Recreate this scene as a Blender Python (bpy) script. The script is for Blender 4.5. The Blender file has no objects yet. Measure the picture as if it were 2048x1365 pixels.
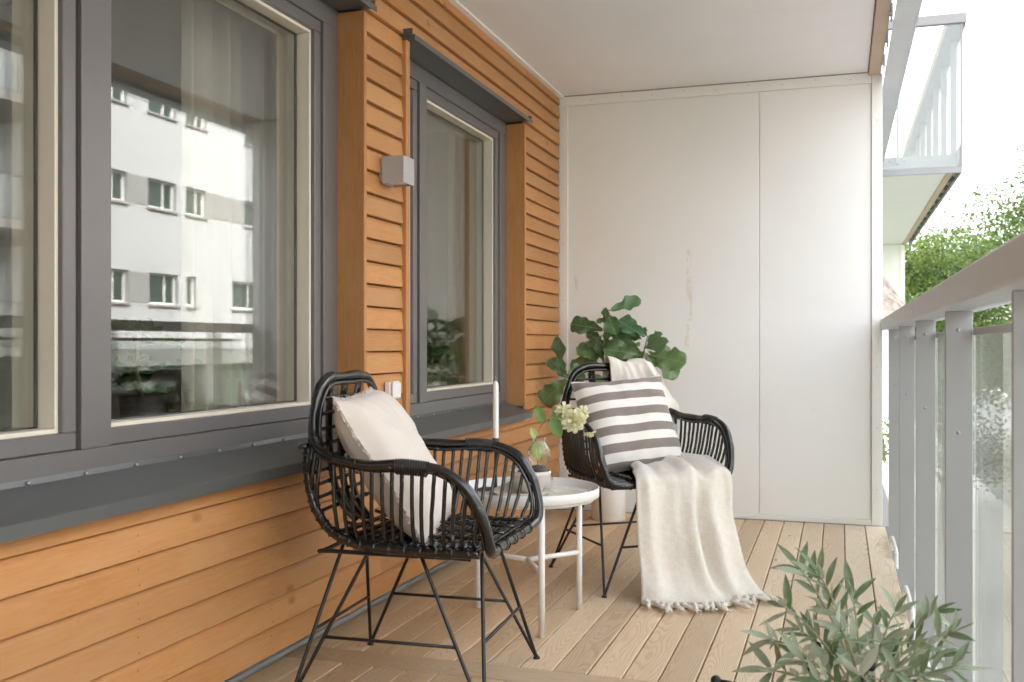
import bpy, bmesh, math, random
from mathutils import Vector, Matrix, noise
R = math.radians
random.seed(7)
scene = bpy.context.scene
COL = scene.collection

# ------------------------------------------------------------------ camera
cam_d = bpy.data.cameras.new('camera')
cam = bpy.data.objects.new('camera', cam_d)
COL.objects.link(cam)
cam_d.sensor_width = 36.0
cam_d.lens = 36.0 * 2000 / 2048
cam_d.shift_y = 7.5 / 2048
cam_d.clip_start = 0.05
cam_d.clip_end = 2000
cam.location = (0, 0, 1.0)
YAW = math.atan(656 / 2000)
cam.rotation_euler = (R(90), 0, YAW)
cam_d.dof.use_dof = True
cam_d.dof.focus_distance = 3.4
cam_d.dof.aperture_fstop = 5.6
scene.camera = cam

# ------------------------------------------------------------------ sky and sun (soft overcast daylight)
SUN_EL, SUN_AZ = R(48), R(-105)          # azimuth measured from +Y towards +X
w = bpy.data.worlds.new('World')
scene.world = w
w.use_nodes = True
wn, wl = w.node_tree.nodes, w.node_tree.links
wn.clear()
sky = wn.new('ShaderNodeTexSky')
sky.sky_type = 'NISHITA'
sky.sun_disc = False
sky.sun_elevation = SUN_EL
sky.sun_rotation = SUN_AZ
sky.dust_density = 4.0
sky.air_density = 1.0
hs = wn.new('ShaderNodeHueSaturation')
hs.inputs['Saturation'].default_value = 0.30
hs.inputs['Value'].default_value = 1.0
bg = wn.new('ShaderNodeBackground')
bg.inputs['Strength'].default_value = 0.15
wo = wn.new('ShaderNodeOutputWorld')
wl.new(sky.outputs[0], hs.inputs['Color'])
wl.new(hs.outputs[0], bg.inputs[0])
wl.new(bg.outputs[0], wo.inputs[0])

sun_d = bpy.data.lights.new('sun', 'SUN')
sun_d.energy = 0.9
sun_d.angle = R(15)
sun_d.color = (1.0, 0.95, 0.88)
sun = bpy.data.objects.new('sun', sun_d)
COL.objects.link(sun)
sdir = Vector((math.sin(SUN_AZ) * math.cos(SUN_EL), math.cos(SUN_AZ) * math.cos(SUN_EL), math.sin(SUN_EL)))
sun.rotation_euler = sdir.to_track_quat('Z', 'Y').to_euler()

vs = scene.view_settings
vs.view_transform = 'Standard'
vs.look = 'None'
vs.gamma = 1.0
vs.use_curve_mapping = False
vs.exposure = 3.30
cy = scene.cycles
cy.use_denoising = True
cy.max_bounces = 10
cy.diffuse_bounces = 6
cy.glossy_bounces = 5
cy.transmission_bounces = 8
cy.transparent_max_bounces = 32
cy.caustics_reflective = False
cy.caustics_refractive = False
cy.sample_clamp_indirect = 8.0

# ------------------------------------------------------------------ mesh helpers
class MB:
    def __init__(self):
        self.v, self.f, self.sm, self.mi = [], [], [], []
    def add(self, vs_, fs_, smooth=False, mi=0):
        o = len(self.v)
        self.v += [tuple(p) for p in vs_]
        for f in fs_:
            self.f.append(tuple(i + o for i in f)); self.sm.append(smooth); self.mi.append(mi)
    def box(self, a, b, c=0.0, mi=0):
        (x0, y0, z0), (x1, y1, z1) = a, b
        if x0 > x1: x0, x1 = x1, x0
        if y0 > y1: y0, y1 = y1, y0
        if z0 > z1: z0, z1 = z1, z0
        c = min(c, (x1 - x0) * .45, (y1 - y0) * .45, (z1 - z0) * .45)
        if c <= 0:
            vs_ = [(x, y, z) for z in (z0, z1) for y in (y0, y1) for x in (x0, x1)]
            self.add(vs_, [(0, 2, 3, 1), (4, 5, 7, 6), (0, 1, 5, 4), (2, 6, 7, 3), (0, 4, 6, 2), (1, 3, 7, 5)], mi=mi)
            return
        bm = bmesh.new()
        bmesh.ops.create_cube(bm, size=1)
        for q in bm.verts:
            q.co = Vector(((x0 + x1) / 2 + q.co.x * (x1 - x0), (y0 + y1) / 2 + q.co.y * (y1 - y0), (z0 + z1) / 2 + q.co.z * (z1 - z0)))
        bmesh.ops.bevel(bm, geom=bm.edges[:], offset=c, segments=1, affect='EDGES')
        bm.verts.index_update()
        self.add([q.co[:] for q in bm.verts], [[q.index for q in f.verts] for f in bm.faces], mi=mi)
        bm.free()
    def tube(self, path, r, n=8, closed=False, cap=True, mi=0, flat=1.0, smooth=True):
        pts = [Vector(p) for p in path]
        m = len(pts)
        rs = r if isinstance(r, (list, tuple)) else [r] * m
        tang = []
        for i in range(m):
            if closed: t = pts[(i + 1) % m] - pts[i - 1]
            else: t = pts[min(i + 1, m - 1)] - pts[max(i - 1, 0)]
            if t.length < 1e-9: t = Vector((0, 0, 1))
            tang.append(t.normalized())
        up = Vector((0, 0, 1)) if abs(tang[0].z) < .9 else Vector((1, 0, 0))
        nrm = (up - tang[0] * up.dot(tang[0])).normalized()
        vs_ = []
        for i in range(m):
            if i:
                nrm = nrm - tang[i] * nrm.dot(tang[i])
                if nrm.length < 1e-6: nrm = tang[i].orthogonal()
                nrm.normalize()
            b = tang[i].cross(nrm)
            for k in range(n):
                a = 2 * math.pi * k / n
                vs_.append(pts[i] + nrm * (math.cos(a) * rs[i]) + b * (math.sin(a) * rs[i] * flat))
        fs_ = []
        for i in range(m if closed else m - 1):
            j = (i + 1) % m
            for k in range(n):
                l = (k + 1) % n
                fs_.append((i * n + k, i * n + l, j * n + l, j * n + k))
        if cap and not closed:
            fs_.append(tuple(range(n - 1, -1, -1)))
            fs_.append(tuple((m - 1) * n + k for k in range(n)))
        self.add(vs_, fs_, smooth, mi)
    def lathe(self, prof, c=(0, 0, 0), n=32, mi=0, rib=None, smooth=True):
        vs_ = []
        for (r, z) in prof:
            for k in range(n):
                a = 2 * math.pi * k / n
                q = r * (1 + (rib(a, z) if rib else 0))
                vs_.append((c[0] + q * math.cos(a), c[1] + q * math.sin(a), c[2] + z))
        fs_ = []
        for i in range(len(prof) - 1):
            for k in range(n):
                l = (k + 1) % n
                fs_.append((i * n + k, i * n + l, (i + 1) * n + l, (i + 1) * n + k))
        self.add(vs_, fs_, smooth, mi)
    def grid(self, rows, smooth=True, mi=0):
        n = len(rows[0])
        vs_ = [p for r in rows for p in r]
        fs_ = [(i * n + j, i * n + j + 1, (i + 1) * n + j + 1, (i + 1) * n + j) for i in range(len(rows) - 1) for j in range(n - 1)]
        self.add(vs_, fs_, smooth, mi)
    def ball(self, c, r, n=10, sc=(1, 1, 1), mi=0):
        m = max(4, n // 2 + 1)
        rows = []
        for i in range(m + 1):
            t = math.pi * i / m
            rows.append([(c[0] + r * sc[0] * math.sin(t) * math.cos(2 * math.pi * k / n), c[1] + r * sc[1] * math.sin(t) * math.sin(2 * math.pi * k / n), c[2] + r * sc[2] * math.cos(t)) for k in range(n + 1)])
        self.grid(rows, True, mi)
    def mesh(self, name, mat):
        me = bpy.data.meshes.new(name)
        me.from_pydata(self.v, [], self.f)
        me.polygons.foreach_set('use_smooth', self.sm)
        for m in (mat if isinstance(mat, (list, tuple)) else [mat]): me.materials.append(m)
        me.polygons.foreach_set('material_index', self.mi)
        me.update()
        return me
    def build(self, name, mat, parent=None, loc=None):
        return link(name, self.mesh(name, mat), parent, loc)

def link(name, data, parent=None, loc=None):
    o = bpy.data.objects.new(name, data)
    COL.objects.link(o)
    if parent is not None: o.parent = parent
    if loc is not None: o.location = loc
    return o
def box(name, a, b, mat, parent=None, c=0.0):
    m = MB(); m.box(a, b, c)
    return m.build(name, mat, parent)
def tag(o, label=None, cat=None, group=None, kind=None):
    if label: o['label'] = label
    if cat: o['category'] = cat
    if group: o['group'] = group
    if kind: o['kind'] = kind
    return o
def thing(name, label, cat, loc=(0, 0, 0), rz=0.0, group=None):
    o = link(name, None, None, loc)
    o.rotation_euler = (0, 0, rz)
    o.empty_display_size = .1
    return tag(o, label, cat, group)
def struct(o): return tag(o, kind='structure')
def copy_tree(o, parent=None):
    c = o.copy(); COL.objects.link(c); c.parent = parent
    for ch in list(o.children): copy_tree(ch, c)
    return c
def catmull(pts, per=6, closed=False):
    P = [Vector(p) for p in pts]; n = len(P); out = []
    for i in range(n if closed else n - 1):
        if closed: p0, p1, p2, p3 = P[i - 1], P[i], P[(i + 1) % n], P[(i + 2) % n]
        else: p0, p1, p2, p3 = P[max(i - 1, 0)], P[i], P[i + 1], P[min(i + 2, n - 1)]
        for k in range(per):
            t = k / per
            out.append(.5 * ((2 * p1) + (p2 - p0) * t + (2 * p0 - 5 * p1 + 4 * p2 - p3) * t * t + (3 * p1 - p0 - 3 * p2 + p3) * t ** 3))
    if not closed: out.append(P[-1])
    return out

# ------------------------------------------------------------------ materials
class N:
    def __init__(self, name):
        self.m = bpy.data.materials.new(name); self.m.use_nodes = True
        self.t = self.m.node_tree; self.t.nodes.clear()
        self.out = self.t.nodes.new('ShaderNodeOutputMaterial')
    def n(self, typ, **kw):
        nd = self.t.nodes.new('ShaderNode' + typ)
        for k, v in kw.items(): setattr(nd, k, v)
        return nd
    def l(self, a, b): self.t.links.new(a, b)
    def set(self, nd, sock, val):
        if hasattr(val, 'is_output') or isinstance(val, bpy.types.NodeSocket): self.l(val, nd.inputs[sock])
        else: nd.inputs[sock].default_value = val
    def math(self, op, a, b=None, c=None):
        nd = self.n('Math', operation=op)
        for i, q in enumerate((a, b, c)):
            if q is not None: self.set(nd, i, q)
        return nd.outputs[0]
    def mix(self, f, a, b, mode='MIX'):
        nd = self.n('MixRGB', blend_type=mode)
        self.set(nd, 0, f); self.set(nd, 1, rgba(a)); self.set(nd, 2, rgba(b))
        return nd.outputs[0]
    def ramp(self, f, stops):
        nd = self.n('ValToRGB'); e = nd.color_ramp.elements
        while len(e) < len(stops): e.new(.5)
        for i, (p, c) in enumerate(stops): e[i].position = p; e[i].color = rgba(c)
        self.set(nd, 0, f)
        return nd.outputs[0]
    def noise(self, vec, scale, detail=3, rough=.55, dist=0):
        nd = self.n('TexNoise')
        if vec is not None: self.l(vec, nd.inputs['Vector'])
        for k, v in (('Scale', scale), ('Detail', detail), ('Roughness', rough), ('Distortion', dist)): nd.inputs[k].default_value = v
        return nd.outputs[0]
    def mapping(self, vec, scale=(1, 1, 1), loc=(0, 0, 0), rot=(0, 0, 0)):
        nd = self.n('Mapping'); self.l(vec, nd.inputs[0])
        self.set(nd, 'Scale', scale); self.set(nd, 'Location', loc); self.set(nd, 'Rotation', rot)
        return nd.outputs[0]
    def obj(self): return self.n('TexCoord').outputs['Object']
    def pos(self): return self.n('NewGeometry').outputs['Position']
    def rnd(self): return self.n('ObjectInfo').outputs['Random']
    def bsdf(self, col, rough=.5, metal=0, spec=.5, bump=None, bs=.2, bd=.002, **kw):
        b = self.n('BsdfPrincipled')
        self.set(b, 'Base Color', rgba(col)); self.set(b, 'Roughness', rough); self.set(b, 'Metallic', metal)
        self.set(b, 'Specular IOR Level', spec)
        for k, v in kw.items(): self.set(b, k.replace('_', ' '), v)
        if bump is not None:
            bn = self.n('Bump'); bn.inputs['Strength'].default_value = bs; bn.inputs['Distance'].default_value = bd
            self.l(bump, bn.inputs['Height']); self.l(bn.outputs[0], b.inputs['Normal'])
        self.l(b.outputs[0], self.out.inputs[0])
        return self.m
def rgba(c):
    if isinstance(c, (tuple, list)) and len(c) == 3: return (c[0], c[1], c[2], 1)
    return c

def plain(name, col, rough=.5, metal=0, var=.08, scale=30, bs=.05, spec=.5, rv=.16, **kw):
    k = N(name); p = k.obj()
    nz = k.noise(p, scale, 4); nz2 = k.noise(p, scale * .13, 3)
    f = k.math('ADD', k.math('MULTIPLY', nz, .5), k.math('MULTIPLY', nz2, .5))
    lo = tuple(x * (1 - var) for x in col); hi = tuple(min(1, x * (1 + var)) for x in col)
    rr = k.math('MULTIPLY_ADD', nz2, rv, rough - rv / 2)
    return k.bsdf(k.ramp(f, [(.3, lo), (.7, hi)]), rr, metal, spec, nz, bs, .001, **kw)

def orange_wood(name, vertical=False):
    k = N(name); p = k.pos(); r = k.rnd()
    off = k.n('CombineXYZ'); k.l(k.math('MULTIPLY', r, 37.0), off.inputs[0]); k.l(k.math('MULTIPLY', r, 91.0), off.inputs[1]); k.l(k.math('MULTIPLY', r, 53.0), off.inputs[2])
    ad = k.n('VectorMath', operation='ADD'); k.l(p, ad.inputs[0]); k.l(off.outputs[0], ad.inputs[1])
    q = ad.outputs[0]
    st = (9, 9, .8) if vertical else (9, .8, 9)
    grain = k.noise(k.mapping(q, st), 14, 5, .65, .6)
    fine = k.noise(k.mapping(q, (30, 30, 3) if vertical else (30, 3, 30)), 16, 3)
    blot = k.noise(k.mapping(q, (2, 2, .7) if vertical else (2, .7, 2)), 3, 3)
    vor = k.n('TexVoronoi', feature='F1'); vor.inputs['Scale'].default_value = 1.0
    k.l(k.mapping(q, (7, 7, 4) if vertical else (7, 4, 7)), vor.inputs['Vector'])
    knot = k.ramp(vor.outputs['Distance'], [(.05, (1, 1, 1)), (.13, (0, 0, 0))])
    base = k.ramp(grain, [(.25, (.40, .178, .058)), (.5, (.475, .222, .077)), (.75, (.53, .265, .100))])
    base = k.mix(k.math('MULTIPLY', fine, .22), base, (.40, .20, .08))
    base = k.mix(k.ramp(blot, [(.42, (0, 0, 0)), (.68, (.6, .6, .6))]), base, (.52, .29, .135))
    base = k.mix(k.math('MULTIPLY', knot, .8), base, (.30, .12, .04))
    tone = k.ramp(r, [(0, (.86, .85, .84)), (1, (1.10, 1.07, 1.04))])
    base = k.mix(1.0, base, tone, 'MULTIPLY')
    if not vertical:                                   # nail heads, two per board at every batten
        so, sw = k.n('SeparateXYZ'), k.n('SeparateXYZ'); k.l(k.obj(), so.inputs[0]); k.l(p, sw.inputs[0])
        dy = k.math('MULTIPLY', k.math('SUBTRACT', k.math('FRACT', k.math('MULTIPLY_ADD', sw.outputs[1], 1 / .6, .13)), .5), .6)
        dz = k.math('SUBTRACT', k.math('ABSOLUTE', k.math('SUBTRACT', so.outputs[2], .036)), .019)
        dd = k.math('SQRT', k.math('ADD', k.math('MULTIPLY', dy, dy), k.math('MULTIPLY', dz, dz)))
        base = k.mix(k.math('MULTIPLY', k.math('LESS_THAN', dd, .0032), .65), base, (.22, .10, .045))
    return k.bsdf(base, k.math('MULTIPLY_ADD', fine, .2, .45), 0, .35, k.math('ADD', grain, k.math('MULTIPLY', fine, .6)), .25, .0015)

def deck_wood():
    k = N('weathered_deck_pine'); o = k.obj(); r = k.rnd()
    sx = k.n('SeparateXYZ'); k.l(o, sx.inputs[0])
    x, y, z = sx.outputs
    s1 = k.math('MULTIPLY', r, 61.0)
    cv = k.n('CombineXYZ'); k.l(k.math('MULTIPLY', x, 6.0), cv.inputs[0]); k.l(k.math('ADD', k.math('MULTIPLY', y, 1.1), s1), cv.inputs[1]); k.l(s1, cv.inputs[2])
    n1 = k.noise(cv.outputs[0], 1.0, 2, .5)
    cx = k.math('MULTIPLY', k.math('SUBTRACT', k.math('FRACT', k.math('MULTIPLY', r, 13.7)), .5), .09)
    dx = k.math('SUBTRACT', x, cx)
    d = k.math('MULTIPLY_ADD', n1, .16, -.035)
    rad = k.math('SQRT', k.math('ADD', k.math('MULTIPLY', dx, dx), k.math('MULTIPLY', d, d)))
    warp = k.n('CombineXYZ'); k.l(k.math('MULTIPLY', x, 40), warp.inputs[0]); k.l(k.math('MULTIPLY_ADD', y, 5, s1), warp.inputs[1])
    n2 = k.noise(warp.outputs[0], 1.0, 2)
    ring = k.math('SINE', k.math('ADD', k.math('MULTIPLY', rad, 1150.0), k.math('MULTIPLY', n2, 3.0)))
    ring = k.math('MULTIPLY_ADD', ring, .5, .5)
    fv = k.n('CombineXYZ'); k.l(k.math('MULTIPLY', x, 420), fv.inputs[0]); k.l(k.math('MULTIPLY_ADD', y, 9, s1), fv.inputs[1])
    fib = k.noise(fv.outputs[0], 1.0, 3)
    bv = k.n('CombineXYZ'); k.l(k.math('MULTIPLY', x, 9), bv.inputs[0]); k.l(k.math('MULTIPLY_ADD', y, 2.2, s1), bv.inputs[1])
    blot = k.noise(bv.outputs[0], 1.0, 4)
    kv = k.n('CombineXYZ'); k.l(k.math('MULTIPLY', x, 11), kv.inputs[0]); k.l(k.math('MULTIPLY_ADD', y, 3.1, s1), kv.inputs[1])
    vor = k.n('TexVoronoi'); vor.inputs['Scale'].default_value = 1.0; k.l(kv.outputs[0], vor.inputs['Vector'])
    knot = k.ramp(vor.outputs['Distance'], [(.03, (1, 1, 1)), (.09, (0, 0, 0))])
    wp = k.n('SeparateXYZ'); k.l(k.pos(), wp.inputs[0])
    weather = k.math('MULTIPLY_ADD', wp.outputs[0], .55, .80)        # sun-bleached towards the open side; part of the warm wall side is painted bounce
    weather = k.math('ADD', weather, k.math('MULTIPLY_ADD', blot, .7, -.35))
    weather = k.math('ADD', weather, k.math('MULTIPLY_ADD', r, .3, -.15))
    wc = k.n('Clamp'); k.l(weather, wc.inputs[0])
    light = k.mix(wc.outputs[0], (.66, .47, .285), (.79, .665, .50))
    dark = k.mix(wc.outputs[0], (.49, .33, .185), (.57, .46, .34))
    late = k.math('POWER', ring, 2.2)
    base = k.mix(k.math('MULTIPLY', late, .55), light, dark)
    base = k.mix(k.math('MULTIPLY', k.ramp(fib, [(.45, (0, 0, 0)), (.75, (1, 1, 1))]), .35), base, (.36, .27, .19))
    base = k.mix(k.math('MULTIPLY', knot, .75), base, (.16, .08, .035))
    base = k.mix(1.0, base, k.ramp(k.math('FRACT', k.math('MULTIPLY', r, 7.3)), [(0, (.79, .775, .76)), (1, (1.10, 1.09, 1.08))]), 'MULTIPLY')
    return k.bsdf(base, k.math('MULTIPLY_ADD', fib, .2, .6), 0, .25, k.math('ADD', k.math('MULTIPLY', ring, -.6), fib), .28, .0012)

def panel_paint():
    k = N('white_panel_paint'); p = k.pos()
    sp = k.n('SeparateXYZ'); k.l(p, sp.inputs[0])
    nz = k.noise(p, 1.1, 4); fine = k.noise(p, 90, 3)
    base = k.ramp(nz, [(.3, (.785, .78, .755)), (.7, (.82, .815, .80))])
    # dried yellowish run marks with a fixed shape of their own
    def streak(x0, wdt, z0, z1, thr, scl):
        dx = k.math('ABSOLUTE', k.math('SUBTRACT', sp.outputs[0], x0))
        m = k.math('LESS_THAN', dx, wdt)
        m = k.math('MULTIPLY', m, k.math('GREATER_THAN', sp.outputs[2], z0))
        m = k.math('MULTIPLY', m, k.math('LESS_THAN', sp.outputs[2], z1))
        g = k.noise(k.mapping(p, (3, 1, 1)), scl, 4, .7)
        return k.math('MULTIPLY', m, k.ramp(g, [(thr, (0, 0, 0)), (thr + .12, (1, 1, 1))]))
    s = k.math('ADD', streak(-.838, .016, 1.14, 1.56, .46, 16), streak(-.852, .012, .98, 1.12, .45, 18))
    s = k.math('ADD', s, streak(-1.52, .010, 1.30, 1.42, .47, 20))
    s = k.math('ADD', s, streak(-.60, .008, 1.16, 1.30, .56, 30))
    base = k.mix(k.math('MULTIPLY', s, .42), base, (.62, .52, .30))
    sc = k.noise(k.mapping(p, (1, 1, 1)), 9, 2)
    base = k.mix(k.ramp(sc, [(.74, (0, 0, 0)), (.8, (.25, .25, .25))]), base, (.6, .56, .5))
    return k.bsdf(base, .55, 0, .4, fine, .03, .001)

def glass(name, tint=(.975, .98, .975), dust=0.0):
    k = N(name)
    bf = k.n('NewGeometry').outputs['Backfacing']
    fr = k.n('Fresnel')
    k.l(k.math('MULTIPLY_ADD', bf, 1 / 1.52 - 1.52, 1.52), fr.inputs['IOR'])
    tr = k.n('BsdfTransparent'); tr.inputs[0].default_value = rgba(tint)
    gl = k.n('BsdfGlossy'); gl.inputs['Roughness'].default_value = 0.0; gl.inputs[0].default_value = (.98, 1, .99, 1)
    mx = k.n('MixShader'); k.l(fr.outputs[0], mx.inputs[0]); k.l(tr.outputs[0], mx.inputs[1]); k.l(gl.outputs[0], mx.inputs[2])
    last = mx.outputs[0]
    if dust:                                           # thin diffuse dust film, mixed in to give the pane a muted haze
        df = k.n('BsdfDiffuse'); df.inputs[0].default_value = (.62, .63, .60, 1)
        m2 = k.n('MixShader'); k.l(k.math('MULTIPLY', k.noise(k.obj(), 6, 4), dust), m2.inputs[0]); k.l(last, m2.inputs[1]); k.l(df.outputs[0], m2.inputs[2]); last = m2.outputs[0]
    k.l(last, k.out.inputs[0])
    return k.m

def rattan():
    k = N('black_lacquered_rattan'); p = k.obj()
    a = k.noise(p, 55, 4, .7); b = k.noise(p, 9, 3); fine = k.noise(p, 260, 2)
    wear = k.math('MULTIPLY', k.ramp(a, [(.62, (0, 0, 0)), (.67, (1, 1, 1))]), k.ramp(b, [(.46, (0, 0, 0)), (.58, (1, 1, 1))]))
    col = k.mix(wear, k.ramp(fine, [(.3, (.0050, .0047, .0044)), (.7, (.010, .009, .0085))]), (.30, .235, .17))
    return k.bsdf(col, k.math('MULTIPLY_ADD', b, .16, .13), 0, .75, fine, .04, .0008)

def fabric(name, c1, c2, scale=900, sheen=.25, wr=.3, stripes=None):
    k = N(name); o = k.obj()
    sp = k.n('SeparateXYZ'); k.l(o, sp.inputs[0])
    wv = k.math('MULTIPLY', k.math('SINE', k.math('MULTIPLY', sp.outputs[0], scale)), k.math('SINE', k.math('MULTIPLY', sp.outputs[1], scale)))
    nz = k.noise(o, 7, 4); fine = k.noise(o, 130 if wr > .6 else 230, 4, .7)
    col = k.ramp(nz, [(.3, c1), (.7, c2)])
    if stripes:
        f = k.math('FRACT', k.math('MULTIPLY_ADD', sp.outputs[1], 1 / stripes[0], stripes[1]))
        f = k.math('GREATER_THAN', f, .5)
        g = k.mix(fine, (.200, .165, .143), (.270, .230, .202))
        col = k.mix(f, col, g)
    col = k.mix(k.math('MULTIPLY', fine, .25), col, k.mix(.5, col, (.4, .36, .32)))
    if wr > .6:                                        # woolly pile: coarser clumps in tone and height
        cl_ = k.noise(o, 48, 4, .75)
        col = k.mix(1.0, col, k.ramp(cl_, [(.3, (.93, .92, .91)), (.7, (1.05, 1.05, 1.05))]), 'MULTIPLY')
        fine = k.math('ADD', fine, k.math('MULTIPLY', cl_, 2.2))
    h = k.math('ADD', k.math('MULTIPLY', wv, .3), k.math('ADD', fine, k.math('MULTIPLY', nz, 1.5)))
    return k.bsdf(col, .9, 0, .15, h, wr, .0015, Sheen_Weight=sheen)

def leafmat(name, c1, c2, back, rough=.4, scale=20, veins=False):
    k = N(name); o = k.obj(); r = k.rnd()
    nz = k.noise(o, scale, 3)
    f = k.math('ADD', k.math('MULTIPLY', nz, .5), k.math('MULTIPLY', r, .5))
    col = k.ramp(f, [(.25, c1), (.75, c2)])
    bf = k.n('NewGeometry').outputs['Backfacing']
    col = k.mix(bf, col, back)
    if veins:
        sv = k.n('SeparateXYZ'); k.l(o, sv.inputs[0]); ax = k.math('ABSOLUTE', sv.outputs[0])
        side = k.math('ABSOLUTE', k.math('SUBTRACT', k.math('FRACT', k.math('SUBTRACT', k.math('MULTIPLY', sv.outputs[1], 7.0), k.math('MULTIPLY', ax, 5.0))), .5))
        vn = k.math('MAXIMUM', k.math('LESS_THAN', ax, .012), k.math('MULTIPLY', k.math('LESS_THAN', side, .045), .55))
        col = k.mix(k.math('MULTIPLY', vn, .6), col, (.24, .34, .17))
    b = k.n('BsdfPrincipled'); k.l(col, b.inputs['Base Color']); b.inputs['Roughness'].default_value = rough
    bn = k.n('Bump'); bn.inputs['Strength'].default_value = .2; bn.inputs['Distance'].default_value = .002
    k.l(nz, bn.inputs['Height']); k.l(bn.outputs[0], b.inputs['Normal'])
    t = k.n('BsdfTranslucent'); k.l(col, t.inputs[0])
    m = k.n('MixShader'); m.inputs[0].default_value = .22
    k.l(b.outputs[0], m.inputs[1]); k.l(t.outputs[0], m.inputs[2]); k.l(m.outputs[0], k.out.inputs[0])
    return k.m

M = {}
M['orange'] = orange_wood('orange_stained_board')
M['orange_v'] = orange_wood('orange_stained_reveal', True)
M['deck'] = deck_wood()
M['panel'] = panel_paint()
M['ceil'] = plain('ceiling_board_paint', (.79, .79, .775), .6, var=.03, scale=3)
M['white_trim'] = plain('white_trim_paint', (.81, .80, .765), .45, var=.03, scale=20)
M['frame'] = plain('grey_window_lacquer', (.145, .135, .134), .33, var=.02, scale=60, bs=.0, rv=0)
M['frame_dark'] = plain('dark_gasket_rubber', (.02, .02, .02), .6)
M['sill'] = plain('dark_sheet_metal', (.098, .101, .100), .36, metal=.1, var=.03, scale=12, bs=.0, rv=.02)
M['screw'] = plain('screw_steel', (.35, .35, .36), .35, metal=.9)
M['cream'] = plain('cream_painted_timber', (.74, .68, .56), .45, var=.04, scale=20)
M['grey_rail'] = plain('grey_powder_coat', (.40, .402, .41), .42, var=.03, scale=200, bs=.03)
M['nb_grey'] = plain('neighbour_grey_rail_coat', (.27, .275, .285), .45, var=.04)  # darker than the near railing coat, to keep this balcony from washing out
M['handrail'] = plain('pale_grey_handrail_coat', (.49, .515, .54), .38, var=.06, scale=8, bs=.02)
M['gutter'] = plain('galvanised_sheet', (.47, .47, .46), .4, metal=.4, var=.08, scale=15)
M['raw_wood'] = plain('raw_timber_edge', (.52, .40, .29), .7, var=.14, scale=9, bs=.2)
M['lamp'] = plain('grey_lamp_coat', (.40, .385, .38), .5, var=.03, scale=200)
M['white'] = plain('white_plastic', (.78, .765, .74), .35, var=.02)
M['white_metal'] = plain('white_powder_coated_steel', (.80, .785, .76), .35, var=.03)
M['black_metal'] = plain('black_steel_rod', (.016, .015, .015), .42, var=.2)
M['rattan'] = rattan()
M['glass'] = glass('window_glass')
M['rail_glass'] = glass('railing_glass', (.93, .955, .94), .16)
M['linen'] = fabric('beige_linen', (.66, .58, .515), (.72, .645, .585), wr=.35)
M['stripe'] = fabric('striped_cotton', (.78, .735, .675), (.83, .79, .735), stripes=(.0765, .30), wr=.3)
M['throw'] = fabric('cream_wool_throw', (.87, .80, .705), (.90, .84, .755), scale=3000, sheen=.4, wr=1.0)
M['napkin'] = fabric('natural_linen_napkin', (.47, .43, .36), (.55, .51, .44))
M['wax'] = plain('white_candle_wax', (.84, .82, .79), .4, var=.02, Subsurface_Weight=.2)
M['ceramic'] = plain('pale_stoneware', (.62, .56, .49), .55, var=.10, scale=60, bs=.1)
M['stone'] = plain('dark_grey_stone', (.075, .068, .062), .6, var=.4, scale=40, bs=.2)
M['curtain'] = plain('cream_curtain_cloth', (.40, .365, .305), .9, var=.04)
M['room_wall'] = plain('room_wall_paint', (.72, .69, .64), .7, var=.02)
M['room_floor'] = plain('room_oak_floor', (.25, .17, .10), .45, var=.2, scale=4)
M['pot_white'] = plain('white_pot_glaze', (.80, .77, .73), .45, var=.02)
M['soil'] = plain('dark_potting_soil', (.03, .022, .016), .95, var=.4, scale=60, bs=.6)
M['fig'] = leafmat('fiddle_leaf_green', (.058, .120, .042), (.175, .275, .110), (.23, .33, .16), .33, 5, True)
M['fig_light'] = leafmat('fiddle_leaf_pale_green', (.085, .19, .085), (.15, .28, .14), (.17, .29, .13), .38, 5, True)
M['fig_stem'] = plain('pale_plant_stem', (.36, .29, .17), .7, var=.2)
M['olive'] = leafmat('olive_leaf', (.12, .185, .075), (.38, .42, .29), (.52, .55, .47), .42, 40)
M['olive_stem'] = plain('olive_twig', (.34, .33, .19), .7, var=.15)
M['olive_fruit'] = plain('dark_olive_skin', (.028, .016, .026), .25, var=.4, scale=25)
M['petal'] = leafmat('pale_yellow_petal', (.74, .71, .42), (.84, .81, .60), (.76, .76, .48), .6, 50)
M['sprig'] = leafmat('fresh_green_leaf', (.10, .22, .05), (.22, .36, .10), (.24, .36, .15), .5, 30)
M['sprig_pale'] = leafmat('yellow_green_leaf', (.40, .50, .12), (.55, .62, .22), (.5, .58, .22), .5, 30)
M['twig'] = plain('reddish_twig', (.30, .17, .09), .7)
M['straw'] = plain('straw_thatch', (.40, .34, .28), .95, var=.75, scale=22, bs=.8)
M['asphalt'] = plain('street_asphalt', (.125, .122, .12), .85, var=.15, scale=8, bs=.1)
M['kerb'] = plain('concrete_kerb', (.42, .41, .39), .8, var=.12, scale=6)
M['grass'] = plain('lawn_green', (.07, .13, .03), .9, var=.4, scale=20, bs=.5)
M['render'] = plain('white_facade_render', (.44, .44, .445), .85, var=.02, scale=2)
M['band'] = plain('grey_facade_band', (.27, .265, .255), .8, var=.03)
M['slab'] = plain('grey_concrete_slab', (.30, .28, .27), .8, var=.1, scale=5)
M['shop'] = plain('dark_green_shopfront', (.035, .055, .045), .4, var=.2)
M['bark'] = plain('tree_bark', (.20, .16, .12), .9, var=.4, scale=12, bs=.5)
M['birch'] = plain('pale_birch_bark', (.62, .58, .52), .8, var=.25, scale=10, bs=.3)
M['leaf_a'] = leafmat('tree_leaf_yellow_green', (.11, .18, .025), (.22, .30, .06), (.22, .30, .075), .5, 3)
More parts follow.
